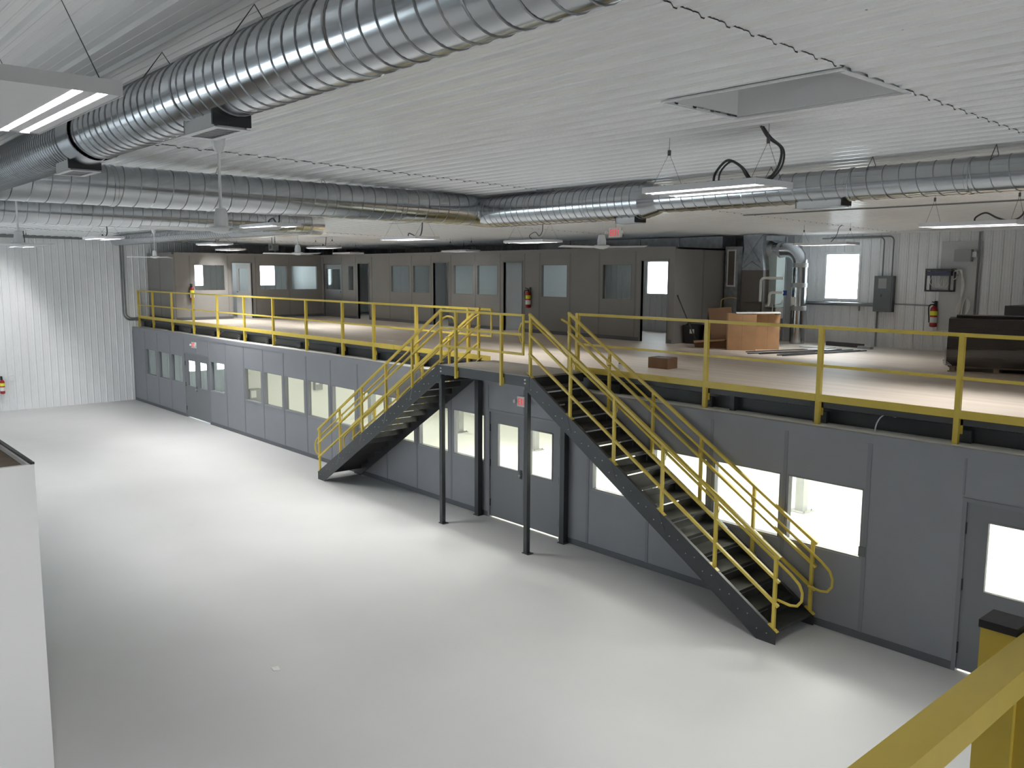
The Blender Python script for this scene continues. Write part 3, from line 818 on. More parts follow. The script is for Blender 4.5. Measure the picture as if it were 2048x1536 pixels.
# D3 along y, joining D2
x3 = -10.85; c3 = (x3, 5.80); r3 = .235; y2 = -1.75
d3 = ring_duct('spiral_duct', 'spiral duct running from the left edge to the mitred elbow', 'y', c3, r3, -11.5, y2-r3-.02, .19)
for t in (-7.4, -6.0, -4.5, -3.4): band(d3, 'y', c3, r3, t-.025, t+.025)
c2 = (y2, 5.765)
d2 = ring_duct('spiral_duct', 'spiral duct from the mitred elbow to the reducer behind the near light', 'x', c2, r3, x3+r3+.02, -7.42, .13)
for t in (-9.6, -8.4): band(d2, 'x', c2, r3, t-.02, t+.02)
cone(d2, 'x', c2, r3, .172, -7.42, -7.18)
# mitred elbow
el = MB(); n = 40
rings = [[(x3+r3*math.cos(a), y2-r3-.02, 5.80+r3*math.sin(a)) for a in [2*math.pi*k/n for k in range(n)]], [], []]
for k in range(n):
    a = 2*math.pi*k/n; u = r3*math.cos(a); v = r3*math.sin(a)
    rings[1].append((x3+u, y2-u, 5.782+v)); rings[2].append((x3+r3+.02, y2-u, 5.765+v))
for rg in rings: el.v += rg
for i in range(2):
    for k in range(n): el.f.append((i*n+k, i*n+(k+1) % n, (i+1)*n+(k+1) % n, (i+1)*n+k))
el.build('elbow', 'galv', d2, True)
d2r = ring_duct('spiral_duct', 'narrower spiral duct running from the reducer to the right edge', 'x', c2, .172, -7.18, 3.3, .17)
for t in (-5.9, -4.6, -3.4): band(d2r, 'x', c2, .172, t-.02, t+.02)
register('white air register under the narrow duct above the back wall window', 'x', c2, .172, -4.95, .55, .16)
register('small dark edged air register under the duct reducer', 'x', (y2, 5.765), r3, -7.72, .35, .18)
# D4 along y with closed end
c4 = (-16.5, 5.80); r4 = .20
d4 = ring_duct('spiral_duct', 'farther spiral duct with capped end behind the long duct', 'y', c4, r4, -11.5, -1.72, .17)
band(d4, 'y', c4, r4, -1.78, -1.50, 'end_collar', 'mirror'); disc(d4, 'y', c4, r4, -1.50)
# D5 along x far
c5 = (y2+.1, 5.80); r5 = .165
d5 = ring_duct('spiral_duct', 'distant spiral duct branching toward the white end wall', 'x', c5, r5, -16.7, -29.5, .14)
band(d5, 'x', c5, .19, -20.4, -16.72, 'wide_section'); disc(d5, 'x', c5, r5, -29.5)
# duct hanger wires
def hanger(lab, x, y, z, w, axis, group='duct hanger wires'):
    zt = zc(y)
    d = Vector((0, 1, 0)) if axis == 'x' else Vector((1, 0, 0))
    p = Vector((x, y, z))
    o = MB().tube([p-d*w, Vector((x, y, zt-.02)), p+d*w], .004, 5).build('hanger_wire', 'wire'); tag(o, lab, 'wire', group)
for i, x in enumerate((-2.05, -3.2, -4.3, -5.6)): hanger('%s thin wire hanger over the near spiral duct counted from the right' % ordinal(i), x, c1[0], c1[1]+.10, .16, 'x')
for i, x in enumerate((-9.2, -5.6, -4.4, -3.2)): hanger('%s thin wire hanger over the right hand duct counted from the elbow' % ordinal(i), x, c2[0], c2[1]+.12, .13, 'x')
for i, yy in enumerate((-6.1, -4.6, -3.0)): hanger('%s thin wire hanger over the long duct counted from the left edge' % ordinal(i), x3, yy, c3[1]+.15, .16, 'y')

# ---------------------------------------------------------------- hanging light fixtures
FL, FWD, FH = 1.22, .58, .055
TUBES = (-.225, -.140, .140, .225)
def make_fixture():
    f = empty('light_fixture', 'x', 'light fixture')
    sh = MB(); t = .004
    sh.box(-FL/2, FL/2, -FWD/2, FWD/2, FH-t, FH); sh.box(-FL/2, FL/2, -FWD/2, -FWD/2+t, 0, FH-t); sh.box(-FL/2, FL/2, FWD/2-t, FWD/2, 0, FH-t)
    sh.box(-FL/2, -FL/2+t, -FWD/2+t, FWD/2-t, 0, FH-t); sh.box(FL/2-t, FL/2, -FWD/2+t, FWD/2-t, 0, FH-t)
    sh.build('housing', 'fixture', f)
    MB().box(-FL/2+t, FL/2-t, -.095, .095, .004, .010).build('center_pan', 'fixture', f)
    for q in TUBES:      # a deep narrow trough around each tube keeps its beam narrow across the fixture
        rf = MB(); w0, w1 = .011, .0185
        for sg in (-1, 1):
            rf.add([(-FL/2+t, q+sg*w1, .004), (FL/2-t, q+sg*w1, .004), (FL/2-t, q+sg*w0, FH-.006), (-FL/2+t, q+sg*w0, FH-.006)], [(0, 1, 2, 3)])
        rf.add([(-FL/2+t, q-w0, FH-.006), (FL/2-t, q-w0, FH-.006), (FL/2-t, q+w0, FH-.006), (-FL/2+t, q+w0, FH-.006)], [(0, 1, 2, 3)])
        rf.build('reflector', 'reflector', f)
        MB().tube([(-FL/2+.02, q, .0445), (FL/2-.02, q, .0445)], .0058, 8).build('lamp_tube', 'tube', f, True)
    mb = MB()
    for a_, b_ in ((-FWD/2+t, -.2435), (-.2065, -.1585), (-.1215, -.095), (.095, .1215), (.1585, .2065), (.2435, FWD/2-t)): mb.box(-FL/2+t, FL/2-t, a_, b_, .004, .008)
    mb.build('louver_bars', 'fixture', f)
    return f
proto = make_fixture()
fixtures = [   # label, x, y, z, lamp output
 ('large white light fixture at the upper left corner nearest the viewpoint', -4.06, -9.89, 5.45, 1.0),
 ('white light fixture hanging before the right hand spiral duct', -4.72, -4.07, 5.55, .9),
 ('white light fixture at the right edge before the back wall board', -4.62, 1.65, 5.46, .5),
 ('slim glowing light fixture in front of the back wall window', -9.5, 6.75, 5.44, .32),
 ('white light fixture above the landing next to the red exit sign', -13.5, 1.85, 5.45, .38),
 ('white light fixture with looped cable above the left stair top', -14.3, -.75, 5.455, .6),
 ('small white light fixture just above the long office wall top', -21.3, 6.05, 5.46, .10),
 ('white light fixture right of the distant ceiling fan over the mezzanine', -24.9, 3.3, 5.57, .6),
 ('faint small light fixture close to the inside corner of the offices', -27.7, 5.86, 5.48, .03),
 ('white light fixture over the upper office side window', -24.0, -.68, 5.56, 1.5),
 ('thin grey light fixture in front of the office side wall doorway', -29.4, 2.15, 5.56, .8),
 ('white light fixture below the capped duct end with a black looped cable', -14.4, -3.67, 5.59, 1.25),
 ('white light fixture below the left duct with a short dark cable', -21.6, -4.35, 5.55, 1.0),
 ('small far light fixture near the left edge below a ceiling fan', -30.6, -4.1, 5.55, .75),
 ('unseen light fixture added for fill above the mezzanine beyond the right edge', 4.6, 1.65, 5.46, .4),  # this and the next two are unseen fixtures added for fill light
 ('unseen light fixture added for fill over the hall floor beyond the right edge', 4.6, -4.07, 5.55, .9),
 ('unseen light fixture added for fill over the near platform behind the viewpoint', 4.6, -9.89, 5.50, .9),
]
fobs = [proto]+[copy_tree(proto) for _ in fixtures[1:]]
for f, (lab, x, y, z, pw) in zip(fobs, fixtures):
    f.location = (x, y, z)
    tag(f, lab, 'light fixture', 'hanging tube light fixtures')
    for q in TUBES:
        area('fixture_lamp', (x, y+q, z+.037), 1.14, .012, FIX_W*pw, (1, .985, .965))
    for sx in (-1, 1):
        px = sx*(FL/2-.08); zt = zc(y)-z
        mb = MB().tube([(px, -.24, FH), (px, 0, zt-.16), (px, .24, FH)], .0025, 4)
        mb.tube([(px, 0, zt-.16), (px, 0, zt)], .003, 4); mb.box(px-.012, px+.012, -.01, .01, zt-.18, zt-.13)
        mb.build('suspension_wire', 'wire', f)
def fcable(k, pts, r=.011):
    MB().tube(spline(pts, 7), r, 7).build('flexible_conduit', 'cable', fobs[k], True)
fcable(0, [(.35, -.12, FH), (.36, -.14, .2), (.25, -.1, .36), (0, 0, .33), (-.2, .0, .4), (-.2, .05, .62)], .015)
fcable(0, [(.30, -.22, FH), (.44, -.20, .3), (.40, -.30, .42), (.15, -.35, .46), (.0, -.3, .62)], .015)
fcable(1, [(-.02, .0, FH), (.0, .0, .16), (.12, .0, .26), (.26, 0, .20), (.36, .0, .08), (.50, .02, .06), (.60, .05, .16), (.62, .06, .32), (.50, .05, .42), (.42, .05, .53)], .012)
fcable(1, [(.02, .02, FH), (.04, .02, .17), (.15, .02, .25), (.27, .02, .19), (.38, .02, .07), (.51, .04, .05), (.62, .07, .16), (.63, .08, .31), (.52, .06, .42), (.43, .06, .53)], .009)
fcable(2, [(.0, 0, FH), (.02, 0, .12), (.14, 0, .17), (.28, 0, .10), (.42, .0, .06), (.56, .0, .10), (.62, 0, .25), (.6, 0, .55)], .012)
fcable(3, [(.1, 0, FH), (.2, .05, .2), (.25, .05, .36), (.32, .05, .42)], .008)
fcable(4, [(.0, 0, FH), (-.1, 0, .15), (.08, 0, .22), (.2, 0, .14), (.3, 0, .25), (.3, 0, .56)], .008)
fcable(5, [(-.05, 0, FH), (-.02, 0, .13), (.1, 0, .10), (.3, 0, .05), (.42, 0, .17), (.45, 0, .62)], .011)
fcable(6, [(.05, 0, FH), (.14, 0, .12), (.15, 0, .30)], .008)
fcable(7, [(-.1, 0, FH), (-.06, 0, .14), (.06, 0, .06), (.12, 0, .15), (.16, 0, .36)], .012)
fcable(9, [(.05, 0, FH), (.12, 0, .15), (.3, 0, .12), (.33, 0, .33)], .010)
fcable(11, [(-.05, 0, FH), (-.03, 0, .12), (.12, 0, .15), (.26, 0, .06), (.36, 0, .12), (.33, 0, .44)], .014)
fcable(12, [(-.1, 0, FH), (-.05, 0, .11), (.1, 0, .05), (.3, 0, .12), (.3, 0, .3), (.22, 0, .52)], .013)
fcable(13, [(.1, 0, FH), (.28, 0, .08), (.3, 0, .2), (.2, 0, .5)], .014)

# ---------------------------------------------------------------- ceiling fans
def make_fan():
    f = empty('ceiling_fan', 'x', 'ceiling fan')
    MB().lathe([(.045, -.02), (.075, .0), (.085, .05)], 16, (0, 0, .78)).build('bracket', 'steel2', f, True)
    MB().lathe([(.022, .62), (.05, .66), (.07, .77)], 16).build('canopy', 'alu', f, True)
    MB().tube([(0, 0, .10), (0, 0, .64)], .014, 8).build('down_rod', 'alu', f, True)
    MB().lathe([(.065, -.02), (.068, .05), (.05, .14), (.03, .15)], 18).build('motor_shroud', 'alu', f, True)
    MB().lathe([(.03, -.075), (.10, -.06), (.135, -.03), (.10, -.012), (.066, -.012)], 24).build('motor_housing', 'alu', f, True)
    for k in range(3):
        a = 2*math.pi*k/3
        b = MB()
        pts = [(.10, .02), (.22, .055), (.72, .07), (.735, .05)]
        b.add([(x, yv, -.045+.012*(1 if yv > 0 else -1)) for x, yv in pts]+[(x, -yv, -.045-.012) for x, yv in pts[::-1]]
              + [(x, yv, -.041+.012) for x, yv in pts]+[(x, -yv, -.041-.012) for x, yv in pts[::-1]],
              [tuple(range(8))[::-1], tuple(range(8, 16))]+[(i, (i+1) % 8, 8+(i+1) % 8, 8+i) for i in range(8)])
        o = b.build('blade', 'alu', f); o.rotation_euler = (0, 0, a)
    return f
pf = make_fan()
for i, (lab, x, y, z, rz) in enumerate([
    ('white ceiling fan on a long rod in front of the ducts', -8.13, -7.24, 5.25, 22),
    ('white ceiling fan over the mezzanine edge above the office inside corner', -17.3, -1.62, 5.25, 10),
    ('white ceiling fan hanging beside the red exit sign', -9.0, -.9, 5.25, 15),
    ('small far ceiling fan before the white end wall corner', -25.0, -2.0, 5.25, 5),
    ('ceiling fan at the left edge in front of the white end wall', -15.1, -7.5, 5.25, 24)]):
    f = pf if i == 0 else copy_tree(pf)
    f.location = (x, y, z); f.rotation_euler = (0, 0, R(rz)); f.scale = (1, 1, (zc(y)-z)/.83)
    tag(f, lab, 'ceiling fan', 'white ceiling fans')

# ---------------------------------------------------------------- exit signs
FONT5 = {'E': ['111', '100', '110', '100', '111'], 'X': ['101', '101', '010', '101', '101'], 'I': ['111', '010', '010', '010', '111'], 'T': ['111', '010', '010', '010', '010']}
def exit_sign(lab, loc, heads=True, hang=0.0):
    s = empty('exit_sign', lab, 'exit sign', loc, 'red exit signs')
    MB().box(-.155, .155, -.045, 0, -.095, .095).build('housing', 'exit_face', s)
    MB().box(-.125, .125, -.049, -.045, -.078, .078).build('face', 'exit_face', s)
    for i, chh in enumerate('EXIT'):
        mb = MB(); x0 = -.112+i*.058; pw, ph = .0155, .025
        # strokes drawn as bars, not pixels
        def st(a, b, w=.014): mb.bar((x0+a[0], -.051, a[1]), (x0+b[0], -.051, b[1]), .004, w, (0, 0, 1))
        if chh == 'E':
            mb.box(x0, x0+.014, -.053, -.049, -.062, .062); [mb.box(x0+.014, x0+.046, -.053, -.049, q-.007, q+.007) for q in (-.055, 0, .055)]
        elif chh == 'X':
            for sg in (-1, 1): mb.add([(x0+(0 if sg > 0 else .034), -.053, -.062), (x0+(.012 if sg > 0 else .046), -.053, -.062), (x0+(.046 if sg > 0 else .012), -.053, .062), (x0+(.034 if sg > 0 else 0), -.053, .062),
                                      (x0+(0 if sg > 0 else .034), -.049, -.062), (x0+(.012 if sg > 0 else .046), -.049, -.062), (x0+(.046 if sg > 0 else .012), -.049, .062), (x0+(.034 if sg > 0 else 0), -.049, .062)],
                                     [(0, 1, 2, 3), (7, 6, 5, 4), (0, 4, 5, 1), (1, 5, 6, 2), (2, 6, 7, 3), (3, 7, 4, 0)])
        elif chh == 'I': mb.box(x0+.016, x0+.032, -.053, -.049, -.062, .062)
        else:
            mb.box(x0, x0+.048, -.053, -.049, .048, .062); mb.box(x0+.017, x0+.031, -.053, -.049, -.062, .048)
        mb.build('letter', 'exit_red', s)
    if heads:
        for sg in (-1, 1):
            o = MB().lathe([(.022, 0), (.04, .05), (.036, .06)], 12).build('lamp_head', 'exit_face', s, True, (sg*.185, -.03, -.01)); o.rotation_euler = (R(80), 0, R(sg*15))
            MB().tube([(sg*.15, -.02, 0), (sg*.19, -.02, 0)], .01, 6).build('swivel_arm', 'exit_face', s, True)
    if hang: MB().tube([(0, -.02, .095), (0, -.02, .095+hang)], .008, 6).build('stem', 'exit_face', s, True)
exit_sign('red exit sign above the far double door', (-27.52, 0, 2.455))
exit_sign('red exit sign above the door under the landing, partly hidden by a post', (-11.70, 0, 2.425))
exit_sign('red exit sign hanging below the ceiling over the mezzanine', (-11.3, 2.02, 5.60), hang=zc(2)-5.60-.095)

# ---------------------------------------------------------------- fire extinguishers
def extinguisher(lab, loc, rz, tagcol=True):
    e = empty('fire_extinguisher', lab, 'fire extinguisher', loc, 'red fire extinguishers', rz=rz)
    MB().lathe([(.045, 0), (.075, .012), (.078, .03), (.078, .40), (.06, .45), (.03, .475), (.022, .49)], 18, (0, -.09, 0)).build('cylinder', 'red', e, True)
    MB().lathe([(.0785, 0), (.0785, .13)], 18, (0, -.09, .10)).build('label_band', 'paper', e, True)
    MB().lathe([(.079, 0), (.079, .10)], 18, (0, -.09, .27)).build('label_band', 'tag_yellow', e, True)
    MB().lathe([(.022, .49), (.028, .50), (.02, .54)], 10, (0, -.09, 0)).build('valve', 'black', e, True)
    MB().bar((0, -.09, .56), (.0, -.20, .585), .03, .014).bar((0, -.09, .53), (0, -.19, .525), .03, .012).build('handle', 'black', e)
    MB().tube(spline([(.02, -.11, .52), (-.08, -.15, .50), (-.105, -.12, .36), (-.095, -.10, .18), (-.09, -.10, .10)], 5), .014, 7).build('hose', 'black', e, True)
    MB().box(-.03, .03, -.02, -.0, .30, .60).build('wall_bracket', 'black', e)
extinguisher('red fire extinguisher on the office side wall left of the glowing window', (XO, 1.31, 3.78), R(90))
extinguisher('red fire extinguisher on the long office wall beside the pale doorway', (-18.67, YO2-.01, 3.80), 0)
extinguisher('red fire extinguisher on the white end wall at the left edge', (XL+.02, -4.40, .62), R(90))
extinguisher('red fire extinguisher on the back wall left of the dark stacked panels', (-8.42, YB-.02, 3.62), 0)
wall_box('outlet_box', 'small pale outlet box on the white end wall beside the extinguisher', 'outlet box', XL+.02, -4.08, 1.05, .12, .16, .05, 'x', 'alu', False, False)

# conduit on the end wall by the corner
def conduit(lab, pts, r=.018, mt='conduit', name='conduit_pipe'):
    o = MB().tube(pts, r, 8).build(name, mt, None, True); tag(o, lab, 'pipe'); return o
conduit('grey conduit running down the white end wall and bending under the railing',
        [(XL+.05, -.30, 5.9), (XL+.05, -.30, 3.4)]+arc((XL+.05, -.02, 3.29), .28, math.pi, math.pi*1.5, 8, (0, 1, 0), (0, 0, 1))+[(XL+.05, .25, 3.01)], .03)
conduit('thin grey conduit next to the bending pipe on the end wall', [(XL+.05, -.20, 5.9), (XL+.05, -.20, 3.5)]+arc((XL+.05, .02, 3.30), .22, math.pi, math.pi*1.5, 8, (0, 1, 0), (0, 0, 1))+[(XL+.05, .25, 3.08)], .02)
conduit('long dark conduit strapped along the ceiling before the offices', [(-17.5, .9, zc(.9)-.04), (XR, .9, zc(.9)-.04)], .016)
conduit('second dark conduit along the ceiling nearer the back wall', [(-9.5, 3.6, zc(3.6)-.04), (XR, 3.6, zc(3.6)-.04)], .014)
conduit('white cable curving out of the far mezzanine beam', spline([(-25.4, .40, 2.99), (-26.1, .37, 2.96), (-26.35, .33, 2.80), (-26.35, .2, 2.66)], 6), .009, 'alu', 'cable')
conduit('white cable drooping out of the near mezzanine beam', spline([(-4.95, .42, 2.96), (-5.08, .36, 2.98), (-5.16, .33, 2.86), (-5.15, .25, 2.68)], 6), .009, 'alu', 'cable')

# small hung unit over the mezzanine
o = empty('ceiling_projector_bracket', 'small dark boxed unit hung on two rods above the office side wall', 'bracket', (-25.8, 2.0, 5.50))
MB().box(-.15, .15, -.1, .1, 0, .2).build('unit_body', 'grey_box', o); MB().tube([(-.1, 0, .2), (-.1, 0, zc(2.0)-5.5)], .015, 6).tube([(.1, 0, .2), (.1, 0, zc(2.0)-5.5)], .015, 6).build('rods', 'conduit', o)
MB().tube([(.0, -.11, .1), (.0, -.09, .1)], .06, 14).build('lens', 'black', o, True)

# ---------------------------------------------------------------- back right: electrical and network wall
p = empty('electrical_panel', 'tall grey electrical panel on the white back wall', 'electrical panel', (-9.62, YB-.02, 3.93))
MB().box(-.23, .23, -.14, 0, 0, .86).build('cabinet', 'grey_box', p); dr = MB().box(-.20, .20, -.152, -.14, .03, .83).build('door', 'grey_box', p)
MB().box(-.05, -.02, -.162, -.152, .36, .42).build('latch', 'black', dr); MB().box(-.12, .08, -.155, -.152, .56, .80).build('notice', 'light_box', dr)
for i, (x, top) in enumerate(((-9.70, 5.72), (-9.47, 5.74))):
    conduit('%s vertical conduit rising from the electrical panel to the ceiling' % ('left' if i == 0 else 'right'), [(x, YB-.07, 4.79), (x, YB-.07, top-.12)]+arc((x-.12, YB-.07, top-.12), .12, 0, math.pi/2, 6, (1, 0, 0), (0, 0, 1))+[(x-1.6, YB-.07, top)], .017)
conduit('vertical conduit from the electrical panel down to the deck', [(-9.78, YB-.06, 3.93), (-9.78, YB-.06, ZD)], .022, 'conduit')
conduit('thick grey pipe along the back wall under the bright window', [(-11.8, YB-.10, 4.09), (-9.85, YB-.10, 4.09)], .045, 'conduit')
conduit('thin conduit along the back wall right of the electrical panel', [(-9.39, YB-.06, 4.12), (-8.52, YB-.06, 4.11)], .014)
conduit('short pipe stub below the thick wall pipe', [(-10.22, YB-.10, 4.06), (-10.22, YB-.10, 3.93)], .022)
nb = box('backing_board', -8.36, -7.50, YB-.045, YB-.018, 3.55, 5.58, mat('pale grey board', (.52, .53, .53), .6)); tag(nb, 'grey backing board mounted on the back wall behind the cables', 'board')
conduit('pair of conduits along the right edge of the backing board', [(-7.55, YB-.07, 5.78), (-7.55, YB-.07, 3.2)], .022)
wall_box('junction_box', 'grey junction box high on the backing board', 'junction box', -7.85, YB-.045, 5.12, .36, .27, .14, 'y', 'light_box', False, False)
o = box('white_adapter', -7.68, -7.58, YB-.12, YB-.05, 5.22, 5.34, 'alu'); tag(o, 'small white adapter beside the grey junction box', 'adapter')
k = empty('equipment_rack', 'small black wall rack frame with patch panel and loose white cables', 'rack', (-8.29, YB-.05, 4.44))
for (a, b, c, d) in ((-.28, .28, 0, .035), (-.28, .28, .47, .52)): MB().box(a, b, -.30, -.27, c, d).box(a, b, -.03, 0, c, d).build('rail', 'black', k)
for sx in (-.28, .25): MB().box(sx, sx+.03, -.30, -.27, .035, .47).box(sx, sx+.03, -.03, 0, .035, .47).box(sx, sx+.03, -.27, -.03, 0, .03).box(sx, sx+.03, -.27, -.03, .49, .52).build('side_frame', 'black', k)
MB().box(-.25, .25, -.29, -.10, .36, .46).build('patch_panel', mat('navy panel', (.012, .018, .06), .4), k)
for i in range(4):
    MB().tube(spline([(-.2+.1*i, -.12, .36), (-.22+.1*i, -.16, .2), (-.1+.08*i, -.17, .10), (-.05+.1*i, -.14, .28)], 6), .008, 6).build('patch_cable', 'pvc', k, True)
cb = empty('cable_bundle', 'thick bundle of white cables looping down the backing board', 'cables', (0, YB-.06, 0))
for i in range(5):
    o_ = i*.012
    MB().tube(spline([(-8.0, -.08-o_, 4.90), (-7.90+o_, -.07-o_, 4.93), (-7.83, -.06-o_, 4.75), (-7.80-o_, -.05, 4.55), (-7.84, -.06, 4.3), (-7.93+o_*2, -.06, 4.05), (-7.86, -.07-o_, 3.86), (-7.70, -.07, 3.95), (-7.64-o_, -.07, 4.15), (-7.70, -.06-o_, 4.32), (-7.78, -.06, 4.2), (-7.82, -.06, 3.9)], 6), .012, 6).build('cable', 'pvc', cb, True)
MB().tube([Vector((-8.02, -.1, 4.83))+Vector((.09*math.cos(a), 0, .11*math.sin(a))) for a in [i*.4 for i in range(16)]], .012, 6).build('cable_coil', 'pvc', cb, True)

# stacked dark panels on pallet
SX, SY, SR = -6.37, 5.54, R(20)
st_ = empty('pallet', 'wooden pallet under the dark stacked panels', 'pallet', (SX, SY, ZD), rz=SR)
for i in range(5): MB().box(.02, 3.0, .0+i*.20, .12+i*.20, .088, .108).build('top_board', 'wood', st_)
for xx in (.05, .75, 1.45, 2.15, 2.85): MB().box(xx, xx+.09, .0, .92, .018, .088).build('stringer', 'wood', st_)
for yy in (.0, .80): MB().box(.02, 3.0, yy, yy+.12, 0, .018).build('bottom_board', 'wood', st_)
def panels_stack(lab, x0, x1, y0, y1, z0, z1, n, mt='choc', loc=(0, 0, 0), rz=0):
    s = empty('panel_stack', lab, 'panel stack', loc, 'dark brown panel stacks', rz=rz)
    th = (z1-z0)/n
    for i in range(n): MB().box(x0+random.uniform(0, .012), x1, y0+random.uniform(0, .01), y1, z0+i*th+.002, z0+(i+1)*th).build('panel', mt, s)
    return s
s1 = panels_stack('big shrink wrapped stack of dark brown panels on the pallet', -.02, 3.1, -.02, .90, .110, .96, 5, loc=(SX, SY, ZD), rz=SR)
MB().add([(-.04, -.045, .10), (3.1, -.045, .10), (3.1, -.045, .52), (-.04, -.045, .40)], [(0, 1, 2, 3)]).add([(-.045, .92, .10), (-.045, -.045, .10), (-.045, -.045, .40), (-.045, .92, .40)], [(0, 1, 2, 3)]).build('stretch_film', 'film', s1)
for i in range(3):
    MB().tube(spline([(-.05, .18-i*.06, .24-.05*i), (-.055, .02, .15+.03*i), (.02+.03*i, -.055, .12)], 5), .006, 5).build('film_fold_glare', 'alu', s1)  # white strips stand for the glare on the crumpled film corner
panels_stack('long thin dark panel lying on top of the wrapped stack', .1, 3.2, .35, .88, .965, 1.01, 1, loc=(SX, SY, ZD), rz=SR)
panels_stack('second dark panel stack behind the wrapped stack at the right edge', -6.27, -3.3, 7.9, 8.9, ZD, ZD+1.15, 6)

# ---------------------------------------------------------------- furnace corner
f = empty('furnace', 'brown grey furnace unit with sheet metal plenum in the mezzanine corner', 'furnace', (-12.62, 9.10, ZD))
MB().box(-.34, .34, -.32, .40, 0, 1.02).build('lower_cabinet', 'furnace', f); MB().box(-.34, .34, -.32, .40, 1.03, 1.85).build('upper_cabinet', 'furnace', f)
dp = MB().box(-.30, .30, -.335, -.32, .30, .98).build('service_door', 'furnace', f)
MB().box(-.09, .09, -.34, -.335, .74, .80).build('badge', 'conduit', dp); MB().box(-.07, .07, -.34, -.335, .60, .63).build('badge', 'steel2', dp)
pl = MB(); a, b, z0, z1, z2 = .34, .27, 1.85, 2.38, 2.76
pl.add([(-a, -.32, z0), (a, -.32, z0), (a, .40, z0), (-a, .40, z0), (-b, -.30, z1), (b, -.30, z1), (b, .40, z1), (-b, .40, z1), (-b-.03, -.30, z2), (b, -.30, z2), (b, .40, z2), (-b-.03, .40, z2)],
       [(0,1,5,4),(1,2,6,5),(2,3,7,6),(3,0,4,7),(4,5,9,8),(5,6,10,9),(6,7,11,10),(7,4,8,11),(8,9,10,11)])
pl.build('plenum', 'galv_dull', f)
xb = MB()
for p0, p1 in (((-.27, z2-.02), (.25, z1-.35)), ((.27, z2-.02), (-.25, z1-.35)), ((-.33, z0+.02), (.02, z1-.3)), ((.33, z0+.02), (-.02, z1-.3))): xb.bar((p0[0], -.322, p0[1]), (p1[0], -.322, p1[1]), .012, .008)
xb.build('cross_break', 'galv', f)
MB().box(.27, .52, -.22, .35, 2.60, 2.72).build('top_collar', 'galv', f)
MB().box(.30, .55, -.05, .35, .9, 2.35).build('return_drop', mat('pale green sheet', (.42, .48, .45), .4), f)
dp_ = empty('flue_pipe', 'shiny round metal duct pipe with elbow standing beside the furnace', 'duct pipe', (-11.50, 9.20, ZD))
path = [(-.95, 0, 2.36), (-.45, 0, 2.36)]+[tuple(q) for q in arc((-.36, 0, 2.0), .36, math.pi/2, 0, 6, (1, 0, 0), (0, 0, 1))]+[(0, 0, 0)]
MB().tube(path, .185, 28).build('pipe', 'galv', dp_, True)
for z in (1.98, 1.48, .90): MB().lathe([(.19, 0), (.196, .005), (.196, .11), (.19, .115)], 28, (0, 0, z-.06)).build('collar', 'light_box', dp_, True)
o = MB().lathe([(.19, 0), (.197, .005), (.197, .09), (.19, .095)], 28).build('collar', 'light_box', dp_, True, (-.60, 0, 2.36)); o.rotation_euler = (0, R(90), 0)
o = MB().lathe([(.24, 0), (.197, .12), (.19, .13)], 28).build('take_off', 'galv_dull', dp_, True, (-.86, 0, 2.36)); o.rotation_euler = (0, R(90), 0)
MB().box(-.10, .02, -.19, -.186, .98, 1.18).build('notice', 'paper', dp_)
def pvc(lab, pts): return conduit(lab, pts, .034, 'pvc', 'pvc_pipe')
pvc('upper white plastic pipe bending left of the shiny duct pipe', [(-12.29, 8.70, ZD+1.05), (-12.29, 8.70, ZD+1.52)]+arc((-12.19, 8.70, ZD+1.55), .10, math.pi, math.pi/2, 5, (1, 0, 0), (0, 0, 1))+[(-11.66, 8.72, ZD+1.65)])
pvc('lower white plastic pipe bending left of the shiny duct pipe', [(-12.15, 8.75, ZD+.95), (-12.06, 8.72, ZD+.97), (-12.03, 8.70, ZD+1.05), (-12.03, 8.70, ZD+1.17)]+arc((-11.94, 8.70, ZD+1.20), .09, math.pi, math.pi/2, 5, (1, 0, 0), (0, 0, 1))+[(-11.66, 8.72, ZD+1.29)])
conduit('thin white drain pipe running down beside the furnace', [(-11.70, 8.80, ZD+1.12), (-11.74, 8.80, ZD+1.02), (-11.82, 8.80, ZD+.99), (-11.98, 8.80, ZD+.99), (-12.02, 8.80, ZD+.0)], .013, 'pvc', 'drain_pipe')
conduit('short white elbow pipe near the deck by the shiny pipe', [(-11.60, 8.90, ZD+.48), (-11.75, 8.90, ZD+.48), (-11.80, 8.90, ZD+.44), (-11.83, 8.90, ZD+.34)], .026, 'pvc', 'pvc_pipe')
o = MB().tube([(-11.73, 8.93, ZD+1.22), (-11.73, 8.93, ZD+1.34)], .05, 10).build('blue_valve', 'blue', None, True); tag(o, 'small blue valve on the shiny duct pipe', 'valve')
o = box('control_box', -11.92, -11.76, 8.83, 8.93, ZD+.64, ZD+.90, 'alu'); tag(o, 'small white control box between furnace and shiny pipe', 'control box')
rc = empty('return_duct', 'tall narrow grey return duct with white framed grille beside the furnace', 'duct', (-13.12, 8.70, ZD))
MB().box(-.20, .20, -.10, .70, 0, 2.46).build('duct_body', 'galv_dull', rc)
MB().box(-.13, -.10, -.12, -.10, 1.42, 2.38).box(.10, .13, -.12, -.10, 1.42, 2.38).box(-.10, .10, -.12, -.10, 1.42, 1.46).box(-.10, .10, -.12, -.10, 2.34, 2.38).build('grille_frame', 'alu', rc)
MB().box(-.10, .10, -.104, -.101, 1.46, 2.34).build('grille', 'furnace', rc)
o = empty('overhead_duct', 'dark rectangular sheet metal duct lying above the offices', 'duct', (0, 0, 0))
for i in range(5): MB().box(-20.4+i*1.4, -19.02+i*1.4, 8.6, 9.2, 5.50, 5.80).build('duct_section', 'galv_dull', o)
for i in range(4): MB().box(-19.02+i*1.4, -19.0+i*1.4, 8.57, 9.23, 5.48, 5.82).build('joint_flange', 'galv', o)
